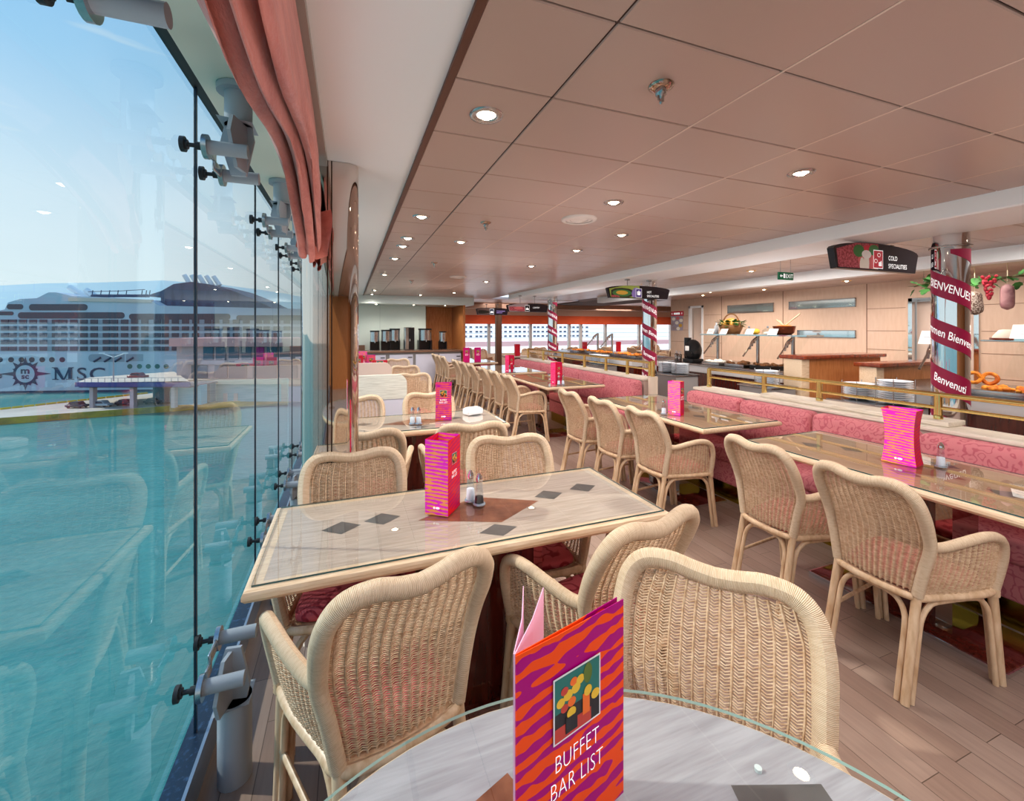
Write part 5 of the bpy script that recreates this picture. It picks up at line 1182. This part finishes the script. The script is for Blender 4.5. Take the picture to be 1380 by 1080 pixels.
# pier and terminal, built square to the view axis of the quay
def Wp(u, v, z): zc = 579*(1.5-z)/(v-443); xc = (u-690)/579*zc; return Vector((xc*cs+zc*sn, -xc*sn+zc*cs, z))
pier_m = mat('pier_concrete', 'd8c8b8', .8, nz=(.15, (1, 1, 1), .35, .7), col2='bfae9e'); pier_y = mat('yellow_quay_edge', 'b8a03a', .7, nz=(.3, (1, 1, 3), .35, .65), col2='8c7a3c')
ZP = -16.6
near = [Wp(-160, 575, ZP), Wp(0, 563.5, ZP), Wp(420, 533.5, ZP), Wp(520, 526.5, ZP)]; far_ = [Wp(520, 515, ZP), Wp(200, 530.5, ZP), Wp(0, 552.5, ZP), Wp(-160, 571, ZP)]
t = thing('harbour_pier', 'pale concrete pier with yellow edge crossing the harbour', 'pier', near[1]); o_ = Vector(t.location)
mb = MB(); P = near+far_; mb.poly(P, 0); obj('deck', mb, pier_m, t).location = -o_
mb = MB()
for a, c in zip(near, near[1:]): mb.poly([a-Vector((0, 0, 2.6)), c-Vector((0, 0, 2.6)), c, a])
for a, c in zip(far_, far_[1:]): mb.poly([a-Vector((0, 0, 2.6)), c-Vector((0, 0, 2.6)), c, a])
obj('quay_edge', mb, pier_y, t).location = -o_
mb = MB()
for k in range(15):
    p = far_[2].lerp(far_[1], k/15); d = (far_[1]-far_[2]).normalized(); mb.tube([p+Vector((0, 0, .15)), p+d*1.6+Vector((0, 0, .15))], .28, 6)
obj('yellow_kerb', mb, mat('yellow_paint', 'e0bc3c', .6), t).location = -o_
RZ = -YAW
def lx(u, D): return (u-690)/579*D
def lz(v, D): return 1.5-(v-443)/579*D
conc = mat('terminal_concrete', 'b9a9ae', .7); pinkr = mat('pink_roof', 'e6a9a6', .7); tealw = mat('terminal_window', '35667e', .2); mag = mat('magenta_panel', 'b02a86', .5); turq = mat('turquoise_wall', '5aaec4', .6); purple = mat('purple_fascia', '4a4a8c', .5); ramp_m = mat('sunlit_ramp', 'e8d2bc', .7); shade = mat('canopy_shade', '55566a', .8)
t = thing('ferry_terminal', 'pink-roofed terminal building with big teal windows on the pier, in front of the ship', 'building', (0, 0, 0), RZ); D = 108
def tb(name, u0, u1, v0, v1, m, d0=0, dep=14): mb = MB(); mb.box(lx(u0, D), lx(u1, D), D+d0, D+d0+dep, lz(v1, D), lz(v0, D)); return obj(name, mb, m, t)
tb('wall', 236, 470, 466, 540, conc, .5); tb('roof', 232, 470, 456, 467, pinkr, -1)
for k in range(8):
    u = 273+17.2*k; tb('window', u, u+13, 468, 485.5, mag if k == 4 else tealw, .2, .5)
tb('floor_slab', 250, 470, 486, 491, conc, -.6, 2); tb('floor_slab', 230, 470, 511, 517, ramp_m, -1.5, 4)
for (u0, u1) in ((257, 278), (288, 305), (307, 331), (340, 372), (374, 400)): tb('window', u0, u1, 492.5, 510, tealw, .2, .5)
tb('lower_wall', 254, 380, 517, 541, turq, -.4, 3); tb('lower_wall', 380, 470, 517, 541, conc, -.4, 3)
tb('door', 303, 308, 530, 541, conc, -.6, .5); tb('door', 317, 322, 530, 541, conc, -.6, .5)
t = thing('car_ramp_canopy', 'raised ramp deck with purple fascia on columns, left of the terminal building', 'canopy', (0, 0, 0), RZ); D = 97
def tb2(name, u0, u1, v0, v1, m, d0=0, dep=14, DD=97): mb = MB(); mb.box(lx(u0, DD), lx(u1, DD), DD+d0, DD+d0+dep, lz(v1, DD), lz(v0, DD)); return obj(name, mb, m, t)
mb = MB(); mb.add([(lx(102, 97), 97, lz(516, 97)), (lx(255, 97), 97, lz(514, 97)), (lx(235, 118), 118, lz(501, 118)), (lx(120, 108), 108, lz(509, 108))], [(0, 1, 2, 3)]); obj('ramp_deck', mb, ramp_m, t)
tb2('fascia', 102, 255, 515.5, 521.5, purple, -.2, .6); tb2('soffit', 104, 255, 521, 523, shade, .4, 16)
for u in (117, 172, 228): tb2('pillar', u-2.5, u+2.5, 522, 551, conc, 1, 1)
tb2('rear_wall', 176, 258, 522, 549, tealw, 6, 2); tb2('rear_wall', 222, 258, 522, 549, turq, 3, 2)
mb = MB(); 
for k in range(16): u = 104+k*9; mb.tube([(lx(u, 97), 97.2, lz(516, 97)), (lx(u, 97), 97.2, lz(510, 97))], .06, 5)
mb.tube([(lx(104, 97), 97.2, lz(510.5, 97)), (lx(250, 97), 97.2, lz(509, 97))], .06, 5); obj('guard_rail', mb, conc, t)
carb = {}
def car(u, v, zg, m, label, s_=1):
    D = 579*(1.5-zg)/(v-443); p = (lx(u, D), D); t = thing('car', label, 'car', (p[0]*cs+D*sn, -p[0]*sn+D*cs, zg), RZ)
    mb = MB(); mb.rbox(-2.1, 2.1, -.85, .85, .3, .85, .18); mb.prism([(-1.5, .8), (1.3, .8), (.7, 1.45), (-1.0, 1.45)], 1.5, 0, FX, -.75); obj('body', mb, m, t)
    mb = MB(); mb.prism([(-1.25, .88), (1.05, .88), (.6, 1.36), (-.9, 1.36)], .02, 0, FX, -.775); obj('side_window', mb, ship_dark, t)
    for x in (-1.3, 1.3):
        for y in (-.8, .65): mb = MB(); mb.cyl((x, y+.15, .32), .32, .15, 14, 0, Matrix.Rotation(radians(90), 3, 'X')); obj('wheel', mb, dark_steel, t)
cd = mat('car_dark', '3a3a48', .3); cw = mat('car_silver', 'a9b4c0', .3); cr = mat('car_red', '7e3440', .3)
car(104, 550, ZP, cd, 'dark car at the left edge of the canopy on the pier'); car(137, 548.5, ZP, cw, 'silver car parked under the canopy on the pier'); car(170, 546.5, ZP, cd, 'dark car under the canopy, right of the silver one'); car(208, 544.5, ZP, cd, 'dark car deep under the right half of the canopy'); car(186, 510.5, -10.8, cr, 'dark red car driving up on the ramp deck')
t = thing('harbour_lamp_post', 'tall lamp post rising from the ramp deck before the ship', 'lamp post', (lx(153, 99)*cs+99*sn, -lx(153, 99)*sn+99*cs, -10.8), RZ); h_ = lz(480, 99)+10.8
mb = MB(); mb.tube([(0, 0, 0), (0, 0, h_)], [.16, .1], 8); obj('pole', mb, conc, t); mb = MB(); mb.tube([(-2.6, 0, h_+.6), (0, 0, h_-.3), (2.6, 0, h_+.6)], .1, 6); mb.box(-3.2, -2.2, -.2, .2, h_+.5, h_+.75).box(2.2, 3.2, -.2, .2, h_+.5, h_+.75); obj('lamp_head', mb, ship_bright, t)
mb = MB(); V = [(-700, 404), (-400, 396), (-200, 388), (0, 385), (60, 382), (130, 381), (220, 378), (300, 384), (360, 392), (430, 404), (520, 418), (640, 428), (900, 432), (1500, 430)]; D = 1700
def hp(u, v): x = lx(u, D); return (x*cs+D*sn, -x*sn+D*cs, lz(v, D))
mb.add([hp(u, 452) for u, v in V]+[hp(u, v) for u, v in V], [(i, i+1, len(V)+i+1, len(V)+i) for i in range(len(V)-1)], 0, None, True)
o = obj('hills', mb, mat('hills_painted_haze', 'c2d6e4', .9, emit=.5)); o['kind'] = 'structure'  # air haze painted in by pale blue colour and a slight glow
# white ship seen through the far windows
t = thing('moored_ship', 'white ship side with rows of small windows, seen through the far windows', 'ship', (9, 34, 0))
sw = mat('ship_side_painted_glow', 'faf8fa', .6, emit=.9); obj('side_plating', MB().box(-5, 40, 0, 4, -18, 9), sw, t)  # plating and pink strip glow to stand in for overexposed daylight
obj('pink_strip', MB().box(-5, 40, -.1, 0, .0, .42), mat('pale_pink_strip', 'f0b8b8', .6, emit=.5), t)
wm = MB().box(-.115, .115, -.05, .02, -.075, .075).mesh('cabin_window', mat('far_cabin_window', '8f90a4', .4)); n_ = 0
for r_ in range(3):
    z = [1.62, 1.24, .86][r_]
    for k in range(33): obj('cabin_window', wm, None, t, (-2.8+.43*k+(.08 if k % 4 == 0 else 0), -.02, z))
for z in (1.48, 1.1, .72): obj('deck_line', MB().box(-5, 40, -.06, .0, z, z+.03), mat('pale_blue_line', 'b8cbe2', .5) if z == 1.48 else MT['pale_blue_line'], t)
# ------------------------------------------------------------------ sky, sun, added fill lights, camera
wd = bpy.data.worlds.new('sky'); bpy.context.scene.world = wd; wd.use_nodes = True; N = wd.node_tree.nodes; L = wd.node_tree.links
bg = N['Background']; tc = N.new('ShaderNodeTexCoord'); sep = N.new('ShaderNodeSeparateXYZ'); r = N.new('ShaderNodeValToRGB')
E_ = r.color_ramp.elements; E_[0].position = 0; E_[0].color = lin('e9f1f3'); E_[1].position = 1; E_[1].color = lin('4f9be0')
for p, c in ((.08, 'e2eef4'), (.22, 'd6e8f5'), (.42, 'a4d0f3'), (.65, '68b0ec')): e = E_.new(p); e.color = lin(c)
nz = N.new('ShaderNodeTexNoise'); nz.inputs['Scale'].default_value = 2.2; nz.inputs['Detail'].default_value = 6; mp = N.new('ShaderNodeMapping'); mp.inputs['Scale'].default_value = (1, 1, 9); mp.inputs['Location'].default_value = (.3, .1, .4)
cr_ = N.new('ShaderNodeValToRGB'); cr_.color_ramp.elements[0].position = .58; cr_.color_ramp.elements[0].color = (0, 0, 0, 1); cr_.color_ramp.elements[1].position = .72; cr_.color_ramp.elements[1].color = (.7, .7, .7, 1)
mx = N.new('ShaderNodeMix'); mx.data_type = 'RGBA'; mx.inputs[7].default_value = lin('fbf6f2')
L.new(tc.outputs['Generated'], sep.inputs[0]); L.new(sep.outputs['Z'], r.inputs[0]); L.new(tc.outputs['Generated'], mp.inputs[0]); L.new(mp.outputs[0], nz.inputs['Vector']); L.new(nz.outputs['Fac'], cr_.inputs[0]); L.new(cr_.outputs[0], mx.inputs[0]); L.new(r.outputs[0], mx.inputs[6]); L.new(mx.outputs[2], bg.inputs[0])
bg.inputs[1].default_value = 1.1
def lamp(name, kind, loc, energy, color=(1, 1, 1), size=1, size_y=None, rot=(0, 0, 0)):
    l = bpy.data.lights.new(name, kind); l.energy = energy; l.color = color
    if kind == 'AREA': l.shape = 'RECTANGLE'; l.size = size; l.size_y = size_y or size
    elif kind == 'SUN': l.angle = size
    else: l.shadow_soft_size = size
    o = bpy.data.objects.new(name, l); C.objects.link(o); o.location = loc; o.rotation_euler = rot; return o
s = lamp('sun', 'SUN', (-20, 10, 40), 3.2, (1, .95, .86), .02); s.rotation_euler = Vector((.70, -.30, -.62)).to_track_quat('-Z', 'Y').to_euler()
for x, y, e in ((1.6, .4, 30), (1.8, -2.5, 30), (1.8, -5, 24), (1.7, 3.2, 32), (1.7, 6.4, 34), (1.5, 9.3, 26)): lamp('added_ceiling_fill', 'AREA', (x, y, 2.27), e, (.97, .98, 1), 1.6, 2.0).visible_glossy = False  # added fill lights below the dining ceiling, no fittings there, kept out of reflections
for x, y, e in ((5.0, 1.2, 40), (5.0, 4.4, 40), (5.0, 7.6, 40), (6.9, 3.4, 36), (6.9, 6.6, 36), (8.5, 12.2, 80), (4.5, 12.0, 50)): lamp('added_buffet_fill', 'AREA', (x, y, 2.16 if x > 6 else 2.27), e, (1, .95, .9), 1.4, 2.0).visible_glossy = False  # added fill lights over the buffet and far end, no fittings there
for x, y, e in ((.9, -.6, 11), (1.6, 2.3, 12), (1.7, 4.8, 12), (1.5, 8, 14), (4.4, 3.3, 14), (4.4, 7, 14), (2.2, .2, 9), (7, 5, 10), (7.0, 1.2, 10), (2.5, -2.4, 16), (5, -4.5, 16), (-.3, .7, 3.5), (-.3, 2.1, 3.5), (-.3, 3.6, 3)): lamp('added_room_fill', 'POINT', (x, y, 1.45), e*1.25, (.92, .97, 1), .15 if x < 0 else .25).visible_glossy = False  # unseen point fills added mid-room and by the glass to brighten ceiling and recess
cam = bpy.data.cameras.new('camera'); co = bpy.data.objects.new('camera', cam); C.objects.link(co)
co.location = (0, 0, 1.5); co.rotation_euler = (radians(90), 0, -YAW); cam.sensor_fit = 'HORIZONTAL'; cam.sensor_width = 36; cam.lens = 36*579/1380; cam.shift_x = 0; cam.shift_y = -97/1380; cam.clip_start = .05; cam.clip_end = 6000
sc = bpy.context.scene; sc.camera = co
sc.view_settings.view_transform = 'Standard'; sc.view_settings.look = 'None'; sc.view_settings.exposure = .06; sc.view_settings.gamma = 1
sc.cycles.max_bounces = 10; sc.cycles.transparent_max_bounces = 16; sc.cycles.caustics_reflective = False; sc.cycles.sample_clamp_indirect = 6
